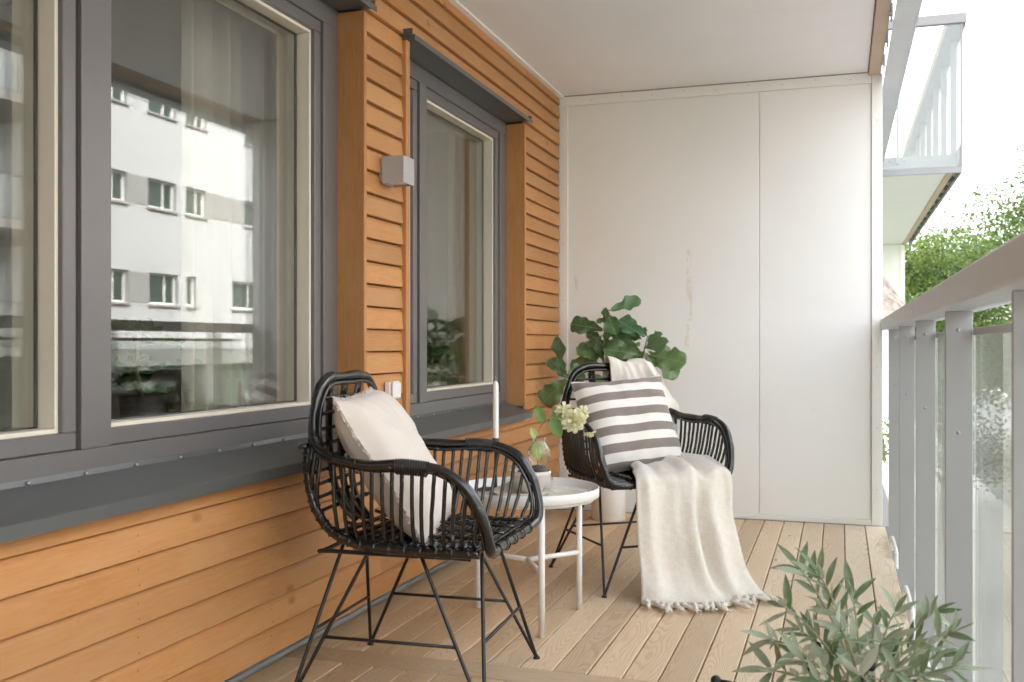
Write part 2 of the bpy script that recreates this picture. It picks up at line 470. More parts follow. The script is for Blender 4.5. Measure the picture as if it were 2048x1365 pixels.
M['leaf_b'] = leafmat('tree_leaf_mid_green', (.055, .115, .028), (.14, .225, .06), (.16, .25, .08), .5, 3)
M['brick'] = plain('brown_brick', (.22, .12, .08), .8, var=.3, scale=10)
M['vase'] = glass('clear_vase_glass', (.975, .98, .975))
# ================================================================== SETTING
YE, ZC = 5.87, 2.509          # far partition, ceiling height
Y0 = -1.6                     # where the balcony begins behind the photographer
PITCH = .0822

# ---- ground and street
m = MB(); m.box((-400, -400, -3.9), (400, 400, -3.7)); struct(m.build('ground', M['grass']))
m = MB(); m.box((4.5, -200, -3.72), (13.6, 300, -3.65)); struct(m.build('street', M['asphalt']))
m = MB(); m.box((13.6, -200, -3.72), (16.4, 300, -3.55), .02); struct(m.build('far_pavement', M['kerb']))
m = MB(); m.box((-1.2, -200, -3.72), (4.5, 300, -3.55), .02); struct(m.build('near_pavement', M['kerb']))

# ---- balcony slab and deck with single planks
struct(box('balcony_slab', (-1.75, Y0, -.34), (.215, YE + .1, -.075), M['slab']))
deck = struct(link('deck_floor', None)); deck.empty_display_size = .1
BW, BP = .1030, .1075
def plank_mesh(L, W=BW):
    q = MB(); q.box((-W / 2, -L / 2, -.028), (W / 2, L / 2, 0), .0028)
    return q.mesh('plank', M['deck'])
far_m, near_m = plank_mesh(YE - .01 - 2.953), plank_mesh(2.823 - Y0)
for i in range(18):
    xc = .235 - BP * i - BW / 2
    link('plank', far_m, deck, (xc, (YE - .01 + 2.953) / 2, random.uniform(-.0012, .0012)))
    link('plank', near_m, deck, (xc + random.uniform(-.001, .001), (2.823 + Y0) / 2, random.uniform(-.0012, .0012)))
cr = link('plank', plank_mesh(1.93, .122), deck, (-.733, 2.888, .001)); cr.rotation_euler = (0, 0, R(90))
for y in (-1.2, -.4, .4, 1.2, 2.0, 2.7, 3.05, 3.8, 4.6, 5.4):
    box('joist', (-1.72, y, -.075), (.21, y + .045, -.030), M['raw_wood'], deck)

# ---- grey flashing along the foot of the wall
fl = thing('base_flashing', 'folded grey sheet metal strip along the foot of the orange wall', 'flashing')
for a, b in ((Y0, 2.35), (2.354, YE - .01)):
    q = MB()
    q.add([(-1.703, a, -.02), (-1.703, b, -.02), (-1.703, b, .012), (-1.703, a, .012), (-1.712, b, .016), (-1.712, a, .016), (-1.745, b, .095), (-1.745, a, .095)],
          [(0, 1, 2, 3), (3, 2, 4, 5), (5, 4, 6, 7)])
    q.build('strip', M['gutter'], fl)

# ---- ceiling
ceil = struct(box('ceiling', (-1.66, Y0, ZC), (.146, YE - .004, ZC + .02), M['ceil']))
struct(box('upper_slab', (-1.75, Y0, ZC + .022), (.215, 8.6, ZC + .30), M['slab']))
box('edge_strip', (-1.655, Y0, ZC - .012), (-1.590, YE - .006, ZC - .001), M['white_trim'], ceil, .002)
box('timber_edge', (.150, Y0, ZC - .022), (.214, YE - .004, ZC + .018), M['raw_wood'], ceil, .003)
fas = thing('ceiling_fascia', 'grey folded metal fascia along the open edge of the ceiling', 'fascia')
box('fascia_plate', (.318, Y0, 2.445), (.330, 8.6, 2.86), M['handrail'], fas)
box('bottom_lip', (.226, Y0, 2.445), (.317, 8.6, 2.449), M['handrail'], fas)
for k in range(25):
    y = -1.4 + k * .41
    q = MB(); q.box((.2165, y, 2.462), (.2245, y + .09, 2.52)); q.ball((.2155, y + .03, 2.475), .007, 8)
    q.build('bracket', M['gutter'], fas)

# ---- far partition of white panels, and its twin behind the photographer
def partition(y0, y1, x0, x1, label, seams):
    t = thing('partition_wall', label, 'wall')
    xs = [x0 + .055] + [q for s in seams for q in (s - .0016, s + .0016)] + [x1 - .057]
    for a, b in zip(xs[0::2], xs[1::2]):
        box('panel', (a, y0 + .012, .030), (b, y1, 2.448), M['panel'], t, .0025)
    box('backing', (x0 + .05, y0 + .02, .02), (x1 - .05, y1 - .005, 2.46), M['white_trim'], t)
    box('edge_profile', (x0, y0, 0.002), (x0 + .054, y1 + .004, 2.4475), M['white_trim'], t, .002)
    box('edge_profile', (x1 - .056, y0, 0.002), (x1, y1 + .004, ZC - .012), M['white_trim'], t, .002)
    box('top_profile', (x0, y0 + .002, 2.4485), (x1 - .057, y1 + .004, ZC - .004), M['white_trim'], t, .002)
    box('foot_profile', (x0 + .0545, y0 + .004, .002), (x1 - .0565, y1 + .002, .0295), M['white_trim'], t, .002)
    q = MB()
    for k in range(9): q.ball((x0 + .2 + k * .185, y0 + .0015, 2.475 + .012 * (k % 2)), .0035, 8, (1, .5, 1))
    for k in range(7): q.ball((x1 - .028, y0 - .0005, .2 + k * .34), .0032, 8, (1, .5, 1)); q.ball((x0 + .027, y0 - .0005, .25 + k * .34), .0032, 8, (1, .5, 1))
    q.build('screw', M['gutter'], t)
    return t
partition(YE, YE + .07, -1.625, .222, 'tall white two-panel partition closing the far end of the balcony', [-.44])
partition(Y0 - .07, Y0, -1.625, .222, 'white panel partition behind the photographer at the near end of the balcony', [-.44])

# ================================================================== ORANGE FACADE
fac = thing('facade_wall', 'orange stained wall of horizontal timber boards beside the deck', 'wall')
def board_mesh(L):
    p = [(-1.655, 0), (-1.6145, .0015), (-1.6130, .004), (-1.6185, .0665), (-1.6205, .0690), (-1.6280, .0785), (-1.6480, .0790), (-1.655, .0790)]
    q = MB(); n = len(p)
    q.add([(x, 0, z) for x, z in p] + [(x, L, z) for x, z in p], [(i, i + n, (i + 1) % n + n, (i + 1) % n) for i in range(n)] + [tuple(range(n)), tuple(range(2 * n - 1, n - 1, -1))])
    return q.mesh('cladding_board', M['orange'])
SEG = {'full': (Y0, 5.852), 'a': (Y0, .727), 'b': (3.2235, 3.5615), 'c': (5.1255, 5.852), 'w1': (.7275, 3.2230), 'w2': (3.5620, 5.1250)}
bm_ = {k: board_mesh(b - a) for k, (a, b) in SEG.items()}
for k in range(30):
    z = .071 + PITCH * k
    for s in (('full',) if k <= 5 or k >= 26 else (('a', 'b', 'c', 'w1', 'w2') if k == 6 else ('a', 'b', 'c'))):
        if s == 'full':                                # long rows are two boards butted end to end
            L_ = SEG[s][1] - SEG[s][0]; c_ = round(random.uniform(.30, .85) * L_ / .6) * .6 + .17
            for a_, b_ in ((0, c_ - .0008), (c_ + .0008, L_)):
                o = link('cladding_board', board_mesh(b_ - a_), fac, (random.uniform(-.0008, .0008), SEG[s][0] + a_, z))
                if k == 29: o.scale.z = .60
            continue
        o = link('cladding_board', bm_[s], fac, (random.uniform(-.0008, .0008), SEG[s][0], z))
        if s[0] == 'w': o.scale.z = .70
        if k == 29: o.scale.z = .60
W1 = (.75, 3.20); W2 = (3.597, 5.10); WZ = (.69, 2.19)
def reveal(ya, yb):
    box('reveal_board', (-1.72, ya, .672), (-1.600, yb, 2.186), M['orange_v'], fac, .0025)
reveal(.7275, .7495); reveal(3.2005, 3.2230); reveal(3.5620, 3.5965); reveal(5.1005, 5.1250)
def core(a, b): box('wall_core', a, b, M['slab'], fac)
core((-1.95, Y0, -.05), (-1.762, 8.6, .68)); core((-1.95, Y0, 2.20), (-1.662, 8.6, 2.80))
core((-1.755, Y0, .10), (-1.662, 5.9, .66))
core((-1.95, Y0, .681), (-1.662, .7265, 2.199)); core((-1.95, 3.224, .681), (-1.662, 3.561, 2.199)); core((-1.95, 5.126, .681), (-1.662, 8.6, 2.199))

# ================================================================== WINDOWS
def window(name_label, y0, y1, lights, group=None):
    """lights: list of (ya, yb, opening) glazed fields inside the outer frame."""
    t = thing('window', name_label, 'window', group=group)
    z0, z1 = WZ
    XF = -1.705
    q = MB()
    q.box((XF, y0, z0 + .01), (-1.84, y1, z0 + .0612), .002)
    q.box((XF, y0, z1 - .0662), (-1.84, y1, z1), .002)
    q.box((XF, y0, z0 + .0614), (-1.84, y0 + .10, z1 - .0664), .002)
    q.box((XF, y1 - .10, z0 + .0614), (-1.84, y1, z1 - .0664), .002)
    q.build('frame', M['frame'], t)
    for (a, b), (c, d) in zip(lights[:-1], lights[1:]):
        q = MB(); q.box((-1.7135, b, z0 + .0616), (-1.84, c, z1 - .0666)); q.box((XF + .001, b, z0 + .0616), (-1.7125, c + .047, z1 - .0666), .0015)
        q.build('mullion', M['frame'], t)
    for ya, yb in lights:
        za, zb = z0 + .062, z1 - .067
        box('gasket', (-1.735, ya + .0005, za), (-1.80, ya + .006, zb), M['frame_dark'], t)
        box('gasket', (-1.735, yb - .006, za), (-1.80, yb - .0005, zb), M['frame_dark'], t)
        ya += .0065; yb -= .0065
        q = MB(); s = .042
        q.box((-1.713, ya, za), (-1.775, yb, za + s), .003); q.box((-1.713, ya, zb - s), (-1.775, yb, zb), .003)
        q.box((-1.713, ya, za + s), (-1.775, ya + s, zb - s), .003); q.box((-1.713, yb - s, za + s), (-1.775, yb, zb - s), .003)
        sash = q.build('sash', M['frame'], t)
        ia, ib, ja, jb = ya + s, yb - s, za + s, zb - s
        # cream glazing liner behind the grey cover, then a double pane and the cream inner sash
        q = MB(); e = .011
        q.box((-1.728, ia, ja), (-1.785, ib, ja + e), .001); q.box((-1.728, ia, jb - e), (-1.785, ib, jb), .001)
        q.box((-1.728, ia, ja + e), (-1.785, ia + e, jb - e), .001); q.box((-1.728, ib - e, ja + e), (-1.785, ib, jb - e), .001)
        q.box((-1.7855, ya, za), (-1.86, yb, ja + .004), .002); q.box((-1.7855, ya, jb - .004), (-1.86, yb, zb), .002)
        q.box((-1.7855, ya, ja + .004), (-1.86, ia + .006, jb - .004), .002); q.box((-1.7855, ib - .006, ja + .004), (-1.86, yb, jb - .004), .002)
        q.build('inner_sash', M['cream'], sash)
        box('pane', (-1.772, ia + e, ja + e), (-1.776, ib - e, jb - e), M['glass'], sash)
        box('pane', (-1.800, ia + .007, ja + .006), (-1.804, ib - .007, jb - .006), M['glass'], sash)
        q = MB()                                                 # dark rubber line where the glass meets the liner
        for (a_, b_) in (((ia + e, ja + e), (ib - e, ja + e + .004)), ((ia + e, jb - e - .004), (ib - e, jb - e)), ((ia + e, ja + e), (ia + e + .004, jb - e)), ((ib - e - .004, ja + e), (ib - e, jb - e))):
            q.box((-1.777, a_[0], a_[1]), (-1.786, b_[0], b_[1]))
        q.build('seal', M['frame_dark'], sash)
    # sloping metal sill with turned-down front, and its screws
    a, b = y0 - .035, y1 + .035
    q = MB()
    P = [(-1.704, .703), (-1.700, .690), (-1.572, .6420), (-1.569, .6395), (-1.569, .6090), (-1.575, .6090), (-1.575, .6360), (-1.704, .684)]
    n = len(P)
    ext = lambda x: 0 if x < -1.60 else 1
    va = [(x, (a if x > -1.61 else y0 + .0005), z) for x, z in P]; vb = [(x, (b if x > -1.61 else y1 - .0005), z) for x, z in P]
    q.add(va + vb, [(i, (i + 1) % n, (i + 1) % n + n, i + n) for i in range(n)] + [tuple(range(n - 1, -1, -1)), tuple(range(n, 2 * n))])
    sill = q.build('sill', M['sill'], t)
    q = MB(); q.box((-1.655, a, .6115), (-1.5755, b, .634)); q.build('sill_closure', M['sill'], t)
    y = y0 + .12
    while y < y1 - .05:
        q = MB(); q.ball((-1.6985, y, .6955), .0055, 8, (1, 1, .8)); q.build('screw', M['screw'], sill); y += .178
    # head flashing
    q = MB()
    P = [(-1.703, 2.1905), (-1.703, 2.1955), (-1.574, 2.2055), (-1.566, 2.205), (-1.566, 2.184), (-1.569, 2.184), (-1.572, 2.199)]
    n = len(P); q.add([(x, a + .003, z) for x, z in P] + [(x, b - .003, z) for x, z in P], [(i, i + n, (i + 1) % n + n, (i + 1) % n) for i in range(n)] + [tuple(range(n)), tuple(range(2 * n - 1, n - 1, -1))])
    for ye in (a, b - .003): q.box((-1.615, ye, 2.2005), (-1.574, ye + .003, 2.228))
    q.build('head_flashing', M['sill'], t)
    return t
window('wide grey framed window nearest the camera, reflecting the building opposite', W1[0], W1[1], [(.85, 1.930), (1.985, 3.10)])
window('narrower grey framed window between the wall lamp and the white partition', W2[0], W2[1], [(3.697, 3.935), (3.965, 5.0)])

# ---- rooms behind the windows
struct(box('room_floor', (-5.6, Y0, -.12), (-1.952, 6.4, -.06), M['room_floor']))
struct(box('room_ceiling', (-5.6, Y0, 2.46), (-1.952, 6.4, 2.52), M['room_wall']))
struct(box('room_wall_back', (-5.7, Y0, -.06), (-5.6, 6.4, 2.46), M['room_wall']))
struct(box('room_wall_near', (-5.6, Y0 - .1, -.06), (-1.952, Y0, 2.46), M['room_wall']))
struct(box('room_wall_between', (-5.6, 3.40, -.058), (-1.952, 3.50, 2.458), M['room_wall']))
struct(box('room_wall_far', (-5.6, 6.4, -.06), (-1.952, 6.5, 2.46), M['room_wall']))
def curtain(label, x, ya, yb, za=-.04, zb=2.44, waves=6, amp=.03):
    t = thing('curtain', label, 'curtain', (x, (ya + yb) / 2, za))
    L = yb - ya; rows = []
    for i in range(9):
        f = i / 8; z = (zb - za) * f
        rows.append([((amp * (1 - .35 * f) * math.sin(2 * math.pi * waves * j / 60 + .8 * math.sin(j * .23)) + .008 * math.sin(j * .9)), -L / 2 + L * j / 60, z) for j in range(61)])
    q = MB(); q.grid(rows); q.grid([[(p[0] - .004, p[1], p[2]) for p in r] for r in rows])
    q.build('cloth', M['curtain'], t)
    q = MB(); q.tube([(0, -L / 2 - .05, zb - za - .012), (0, L / 2 + .02, zb - za - .012)], .010); q.build('rod', M['white'], t)
curtain('cream curtain hanging inside the wide window, right of its middle', -2.05, 2.78, 3.385)
curtain('cream curtain hanging behind the left pane of the wide window', -2.06, 1.05, 1.62, waves=5)
curtain('pale curtain gathered inside the narrower window', -2.06, 5.15, 5.85, waves=6)

# ---- wall lamp and outdoor socket
lp = thing('wall_lamp', 'grey cube wall lamp on the orange boards between the windows', 'lamp', (-1.610, 3.4005, 1.6445))
q = MB(); X0, X1, H, S = .006, .093, .050, .049
for a, b in (((X0, -S, -H), (X1, -S + .004, H)), ((X0, S - .004, -H), (X1, S, H)), ((X0, -S + .004, -H), (X0 + .004, S - .004, H)), ((X1 - .004, -S + .004, -H), (X1, S - .004, H))): q.box(a, b, .0008)
q.build('housing', M['lamp'], lp)
box('lens', (X0 + .005, -S + .005, -H + .008), (X1 - .005, S - .005, -H + .012), M['white'], lp)
box('lens', (X0 + .005, -S + .005, H - .012), (X1 - .005, S - .005, H - .008), M['white'], lp)
box('reflector', (X0 + .02, -.02, -.03), (X1 - .02, .02, .03), M['white'], lp)
box('back_plate', (-.012, -.040, -.040), (.0055, .040, .040), M['lamp'], lp, .002)
sk = thing('power_socket', 'white weatherproof socket box on the wall behind the front chair', 'socket', (-1.613, 3.424, .829))
box('housing', (0, -.035, -.033), (.026, .035, .033), M['white'], sk, .006)
box('lid', (.0265, -.033, -.031), (.040, .033, .031), M['white'], sk, .005)
box('hinge', (.027, -.022, .0315), (.036, .022, .035), M['white'], sk, .001)

# ================================================================== RAILING
rl = thing('balcony_railing', 'grey balcony railing with pale handrail, flat steel posts and glass panes', 'railing')
def rail_seg(ya, yb): box('handrail', (.212, ya, 1.080), (.318, yb, 1.140), M['handrail'], rl, .004)
rail_seg(Y0, 1.02); rail_seg(1.0215, 3.30); rail_seg(3.3015, 5.86)
ys = [1.624 + .98 * k for k in range(-3, 5)]
q = MB(); q.box((.240, -.006, -.33), (.300, .006, 1.0795), .0012); post = q.mesh('post', M['grey_rail'])
q = MB()
for z in (.79, 1.035): q.ball((.268, -.0060, z), .0048, 10, (1, .35, 1))
bolt = q.mesh('bolt', M['screw'])
for y in ys:
    p = link('post', post, rl, (0, y, 0)); link('bolt', bolt, p, (0, 0, 0))
for a, b in zip(ys[:-1] + [ys[-1]], ys[1:] + [5.86]):
    g = box('glass_pane', (.3025, a + .010, -.30), (.3105, b - .010, 1.022), M['rail_glass'], rl)
    box('glass_clip', (.3005, a + .0065, 1.0225), (.314, b - .0065, 1.0405), M['handrail'], rl, .002)
    box('glass_clip', (.3005, a + .0065, -.325), (.314, b - .0065, -.3005), M['handrail'], rl, .002)
for y in (1.1, 2.1, 3.15, 4.13, 5.22):
    q = MB(); q.tube(catmull([(.2500, y - .23, -.045), (.2500, y - .21, .008), (.2500, y - .17, .028), (.2500, y + .15, .028), (.2500, y + .19, .008), (.2500, y + .21, -.045)], 5), .0100, 10)
    q.build('edge_tube', M['white_metal'], rl)

# ---- unseen storeys over the balcony, added to block the sun
us = thing('upper_sun_block', 'unseen orange upper storeys added above the balcony to block the sun', 'building')
box('wall', (-9.0, Y0 - 4, 2.83), (-1.70, 34, 11.5), M['orange'], us)
# ================================================================== NEIGHBOURING BALCONIES
struct(box('next_balcony_slab', (-1.75, YE + .12, -.34), (.30, 14.8, -.02), M['slab']))
nb = thing('neighbour_balcony', 'upper neighbouring balcony with pale grey railing and glass side, against the sky', 'balcony')
NX, NY0, NY1 = .93, 8.72, 15.0
box('soffit', (-1.6, NY0 + .02, 2.395), (NX - .11, NY1, 2.42), M['ceil'], nb)
box('timber_edge', (NX - .108, NY0 + .02, 2.385), (NX - .06, NY1, 2.42), M['raw_wood'], nb)
box('slab', (-1.6, NY0 + .03, 2.43), (NX - .03, NY1, 2.47), M['slab'], nb)
box('front_channel', (-1.6, NY0, 2.378), (NX, NY0 + .018, 2.425), M['nb_grey'], nb, .002)
box('outer_channel', (NX - .020, NY0 + .019, 2.375), (NX, NY1, 2.60), M['nb_grey'], nb, .002)
box('side_plate', (-1.6, NY0 + .09, 2.472), (NX - .03, NY0 + .10, 2.545), M['nb_grey'], nb)
box('side_glass', (-1.6, NY0 + .004, 2.428), (NX - .012, NY0 + .012, 3.57), M['rail_glass'], nb)
box('handrail', (-1.6, NY0 - .015, 3.575), (NX + .03, NY0 + .035, 3.655), M['nb_grey'], nb, .004)
box('handrail', (NX - .11, NY0 + .0355, 3.56), (NX + .03, NY1, 3.655), M['nb_grey'], nb, .004)
box('corner_post', (NX - .011, NY0 + .001, 2.428), (NX + .002, NY0 + .017, 3.574), M['nb_grey'], nb)
for x in (-.4, .02, .44):
    q = MB(); q.box((x, NY0 + .03, 2.475), (x + .020, NY0 + .075, 3.574)); q.ball((x - .05, NY0 + .085, 2.515), .012, 8); q.ball((x + .065, NY0 + .085, 2.515), .012, 8)
    q.build('side_post', M['nb_grey'], nb)
for k in range(7):
    box('baluster', (NX - .045, NY0 + .45 + k * .82, 2.48), (NX + .005, NY0 + .462 + k * .82, 3.574), M['nb_grey'], nb)
box('outer_glass', (NX + .008, NY0 + .05, 2.62), (NX + .016, NY1, 3.56), M['rail_glass'], nb)
for k in range(13):
    q = MB(); y = NY0 + .2 + k * .46; q.box((NX - .058, y, 2.40), (NX - .024, y + .07, 2.412)); q.ball((NX - .04, y + .035, 2.397), .012, 8)
    q.build('bracket', M['gutter'], nb)
np_ = thing('neighbour_partition', 'white partition wall far beyond the end of the railing', 'wall')
box('panel', (-1.6, 14.8, -.02), (.79, 14.86, 2.38), M['panel'], np_)
box('edge_profile', (.7905, 14.79, -.02), (.85, 14.87, 2.38), M['white_trim'], np_, .002)
pr = thing('straw_cover', 'rough beige straw cover peeking out beyond the white partition', 'parasol', (.02, 7.7, 0))
q = MB()
for ring in range(5):
    r0, r1 = .06 + ring * .085, .165 + ring * .085
    z0_, z1_ = 1.80 - ring * .12, 1.80 - (ring + 1.25) * .12
    rows = [[], []]
    for j in range(49):
        a = 2 * math.pi * j / 48
        rows[0].append((r0 * math.cos(a), r0 * math.sin(a), z0_))
        rr = r1 + random.uniform(-.012, .012); rows[1].append((rr * math.cos(a), rr * math.sin(a), z1_ + random.uniform(-.02, .02)))
    q.grid(rows, False)
q.build('straw', M['straw'], pr)
q = MB(); q.tube([(0, 0, -.02), (0, 0, 1.8)], .02); q.build('pole', M['raw_wood'], pr)
# ================================================================== RATTAN CHAIRS
HALF = [(-.242, 0, .905), (-.244, .10, .905), (-.242, .160, .893), (-.240, .200, .858), (-.240, .222, .80), (-.232, .240, .745), (-.205, .258, .705),
        (-.13, .285, .681), (-.03, .302, .674), (.07, .310, .678), (.16, .310, .670), (.225, .306, .635), (.265, .300, .58), (.288, .290, .52), (.295, .272, .466), (.288, .235, .442), (.282, .12, .436)]
LOW = [(-.252, .228, .72), (-.255, .230, .66), (-.245, .234, .59), (-.218, .240, .525), (-.165, .250, .474), (-.085, .256, .448), (.03, .258, .440), (.15, .258, .438), (.26, .255, .440)]
def interp(path, t):
    f = t * (len(path) - 1); i = min(int(f), len(path) - 2); return path[i].lerp(path[i + 1], f - i)
def jit(p, a=.0012): return Vector(p) + Vector((random.uniform(-a, a), random.uniform(-a, a), random.uniform(-a, a)))
def rattan_chair(label):
    t = thing('rattan_chair', label, 'chair', group='black rattan armchairs on the deck')
    mr, mm = M['rattan'], M['black_metal']
    loop = HALF + [(x, -y, z) for x, y, z in reversed(HALF[1:])]
    rim = catmull(loop, 6, True)
    q = MB()
    q.tube([p + Vector((0, 0, .0012 * math.sin(i * .7))) for i, p in enumerate(rim)], [.0143 + .0012 * math.sin(i * .31) + (.0016 if i % 17 == 5 else (.0008 if i % 17 in (4, 6) else 0)) for i in range(len(rim))], 12, True)
    rimo = q.build('rim', mr, t)
    # thinner cane running inside the rim
    ctr = Vector((-.01, 0, .62)); q = MB()
    q.tube([p + (Vector((ctr.x, p.y * .6, ctr.z - .06)) - p).normalized() * .0225 for p in rim], .0065, 8, True)
    q.build('inner_cane', mr, t)
    # wrapped joints on arms and rim
    def wrap(path, turns, r):
        qq = MB(); pts = []
        n = turns * 8
        for i in range(n + 1):
            f = i / n; c = interp(path, f); d = (interp(path, min(1, f + .02)) - interp(path, max(0, f - .02))).normalized()
            up = Vector((0, 0, 1)) - d * d.z; up.normalize(); sd = d.cross(up); a = 2 * math.pi * i / 8
            pts.append(c + up * (math.cos(a) * r * 1.25 - .004) + sd * math.sin(a) * r)
        qq.tube(pts, .0030, 5); return qq
    for s in (1, -1):
        arm = [Vector((x, s * y, z)) for x, y, z in catmull([HALF[8], HALF[9], HALF[10]], 8)][6:14]
        wrap(arm, 13, .0160).build('binding', mr, t)
        side = [Vector((x, s * y, z)) for x, y, z in catmull(HALF[5:8], 8)][2:6]
        wrap(side, 4, .0155).build('binding', mr, t)
        # lower shell rail with cane windings
        low = [Vector((p.x, s * p.y, p.z)) for p in catmull(LOW, 8)]
        q = MB(); q.tube(low, .0135, 10)
        for i in range(4, len(low) - 1, 3):
            d = (low[i + 1] - low[i]).normalized(); up = (Vector((0, 0, 1)) - d * d.z).normalized() if abs(d.z) < .95 else Vector((1, 0, 0)); sd = d.cross(up)
            q.tube([low[i] + up * math.cos(a) * .0122 + sd * math.sin(a) * .0122 + d * .005 * math.sin(a) for a in [2 * math.pi * k / 10 for k in range(10)]], .0048, 6, True)
        q.build('lower_rail', mr, t)
    # U-shaped canes: arm, down the side, across the seat, up the other side
    top = catmull(HALF[5:14], 10); lo = catmull(LOW[1:], 10)
    n = 18
    for k in range(n):
        a = k / (n - 1)
        if k < 3:
            pt = interp(top, .02 + .055 * k); pl = interp(lo, .10 + .09 * k)
        else:
            xx = -.155 + .425 * (k - 3) / (n - 4)
            pt = min(top, key=lambda p: abs(p.x - xx)); pl = min(lo, key=lambda p: abs(p.x - xx * .93 + .008) + (5 if p.z > .5 else 0))
        mid = pt.lerp(pl, .55) + Vector((0, .010, 0))
        inner = Vector((pl.x + .002, pl.y - .022, pl.z + .013))
        hs = [pt + Vector((0, -.002, -.010)), mid, Vector((pl.x, pl.y + .003, pl.z + .022)), inner]
        if pl.z < .50:
            mids = [Vector((pl.x, .13, pl.z + .008)), Vector((pl.x, 0, pl.z + .004)), Vector((pl.x, -.13, pl.z + .008))]
        else:
            mids = [Vector((pl.x - .018, .12, pl.z)), Vector((pl.x - .024, 0, pl.z)), Vector((pl.x - .018, -.12, pl.z))]
        if k < 3:                                          # the rearmost canes stop at the shell rail
            for sg_ in (1, -1):
                q = MB(); q.tube(catmull([Vector((p.x, sg_ * p.y, p.z)) for p in hs[:3]], 5), .0062, 7); q.build('cane', mr, t)
            continue
        path = hs + mids + [Vector((p.x, -p.y, p.z)) for p in reversed(hs)]
        q = MB(); q.tube([jit(p, .0006) for p in catmull(path, 5)], .0058, 7)
        q.build('cane', mr, t)
        if pl.z < .50 and k < n - 1:                     # second seat cane between the pairs
            q = MB(); dx = .017
            q.tube([jit((pl.x + dx, y, pl.z + .013 - .004 * (1 - abs(y) / .25)), .0008) for y in [-.25 + .05 * j for j in range(11)]], .0062, 7); q.build('seat_cane', mr, t)
    # binding canes over the seat canes, front to back
    for y in (-.16, -.055, .055, .16):
        q = MB(); q.tube([jit((x, y, .462 + .003 * math.sin(x * 160) + (.018 * ((-.15 - x) / .1) ** 2 if x < -.15 else 0)), .0005) for x in [-.215 + .018 * j for j in range(28)]], .0058, 6, flat=1.3); q.build('seat_tie', mr, t)
    # back: three flat uprights and cross canes
    prof = [(-.244, .895), (-.252, .82), (-.258, .74), (-.258, .66), (-.248, .58), (-.225, .52), (-.185, .475)]
    for y in (-.105, 0, .105):
        q = MB(); q.tube(catmull([(x - .002, y * (1 - .1 * i), z) for i, (x, z) in enumerate(prof)], 4), .0085, 8, flat=2.0); q.build('back_slat', mr, t)
    pr_ = catmull([(x, 0, z) for x, z in prof], 8)
    for z in (.845, .800, .755, .71, .672, .636, .60, .565, .53):
        c = min(pr_, key=lambda p: abs(p.z - z)); hw = .226 - max(0, z - .80) * .55 + max(0, .7 - z) * .02
        q = MB(); q.tube([jit((c.x + .012 - .012 * (1 - (y / hw) ** 2), y, z), .0006) for y in [-hw + 2 * hw * j / 14 for j in range(15)]], .0056, 7)
        for y in (-.105, 0, .105): q.ball((c.x + .004, y, z), .0095, 8, (1, 2.0, .75))
        q.build('back_cane', mr, t)
    q = MB()                                             # peg ends showing at the back corners
    for s in (1, -1): q.tube([(-.245, s * .235, .715), (-.275, s * .250, .712)], .0085, 8)
    q.build('peg', mr, t)
    # front seat rail sleeve
    q = MB()
    for y in (-.17, -.085, 0, .085, .17): q.tube([(.2825 + .0170 * math.cos(a), y, .437 + .0170 * math.sin(a)) for a in [2 * math.pi * k / 12 for k in range(12)]], .0022, 5, True)
    q.build('front_binding', mr, t)
    # steel base: ring, hairpin legs, stretchers
    q = MB(); c = .215
    q.tube(catmull([(-c, -c + .03, .417), (-c, c - .03, .417), (-c + .03, c, .417), (c - .03, c, .417), (c, c - .03, .417), (c, -c + .03, .417), (c - .03, -c, .417), (-c + .03, -c, .417)], 4, True), .0062, 8, True)
    q.build('base_ring', mm, t)
    q = MB(); q.box((-.12, -.225, .424), (-.09, .225, .432)); q.box((.09, -.225, .424), (.12, .225, .432)); q.build('base_strap', M['twig'], t)
    F = .285
    for sx in (-1, 1):
        for sy in (-1, 1):
            foot = Vector((sx * F, sy * F, .004))
            q = MB()
            q.tube(catmull([(sx * .213, sy * .08, .415), foot + Vector((-sx * .004, -sy * .010, .02)), foot + Vector((0, 0, .006)), foot + Vector((-sx * .010, -sy * .004, .02)), (sx * .08, sy * .213, .415)], 8), .0056, 8)
            leg = q.build('leg', mm, t)
            q = MB(); q.lathe([(0, 0), (.011, 0), (.011, .006), (.0, .0075)], foot - Vector((0, 0, .004)), 12); q.build('foot_cap', mm, leg)
    h = .185; a = (h - .0) / .415; e = F * (1 - a) + .213 * a; g = F * (1 - a) + .08 * a
    for s in (1, -1):
        q = MB(); q.tube([(-g, s * e, h), (g, s * e, h)], .0048, 8); q.build('stretcher', mm, t)
        q = MB(); q.tube([(s * e, -g, h), (s * e, g, h)], .0048, 8); q.build('stretcher', mm, t)
    return t
chairA = rattan_chair('black rattan armchair nearest the camera, holding the plain beige cushion')
chairB = copy_tree(chairA)
chairB['label'] = 'black rattan armchair by the white partition, holding the striped cushion and throw'
CA, RA = Vector((-1.188, 2.752, 0)), R(3)
CB, RB = Vector((-.835, 4.275, 0)), math.atan2(-.79, .61)
chairA.location = CA; chairA.rotation_euler.z = RA
chairB.location = CB; chairB.rotation_euler.z = RB

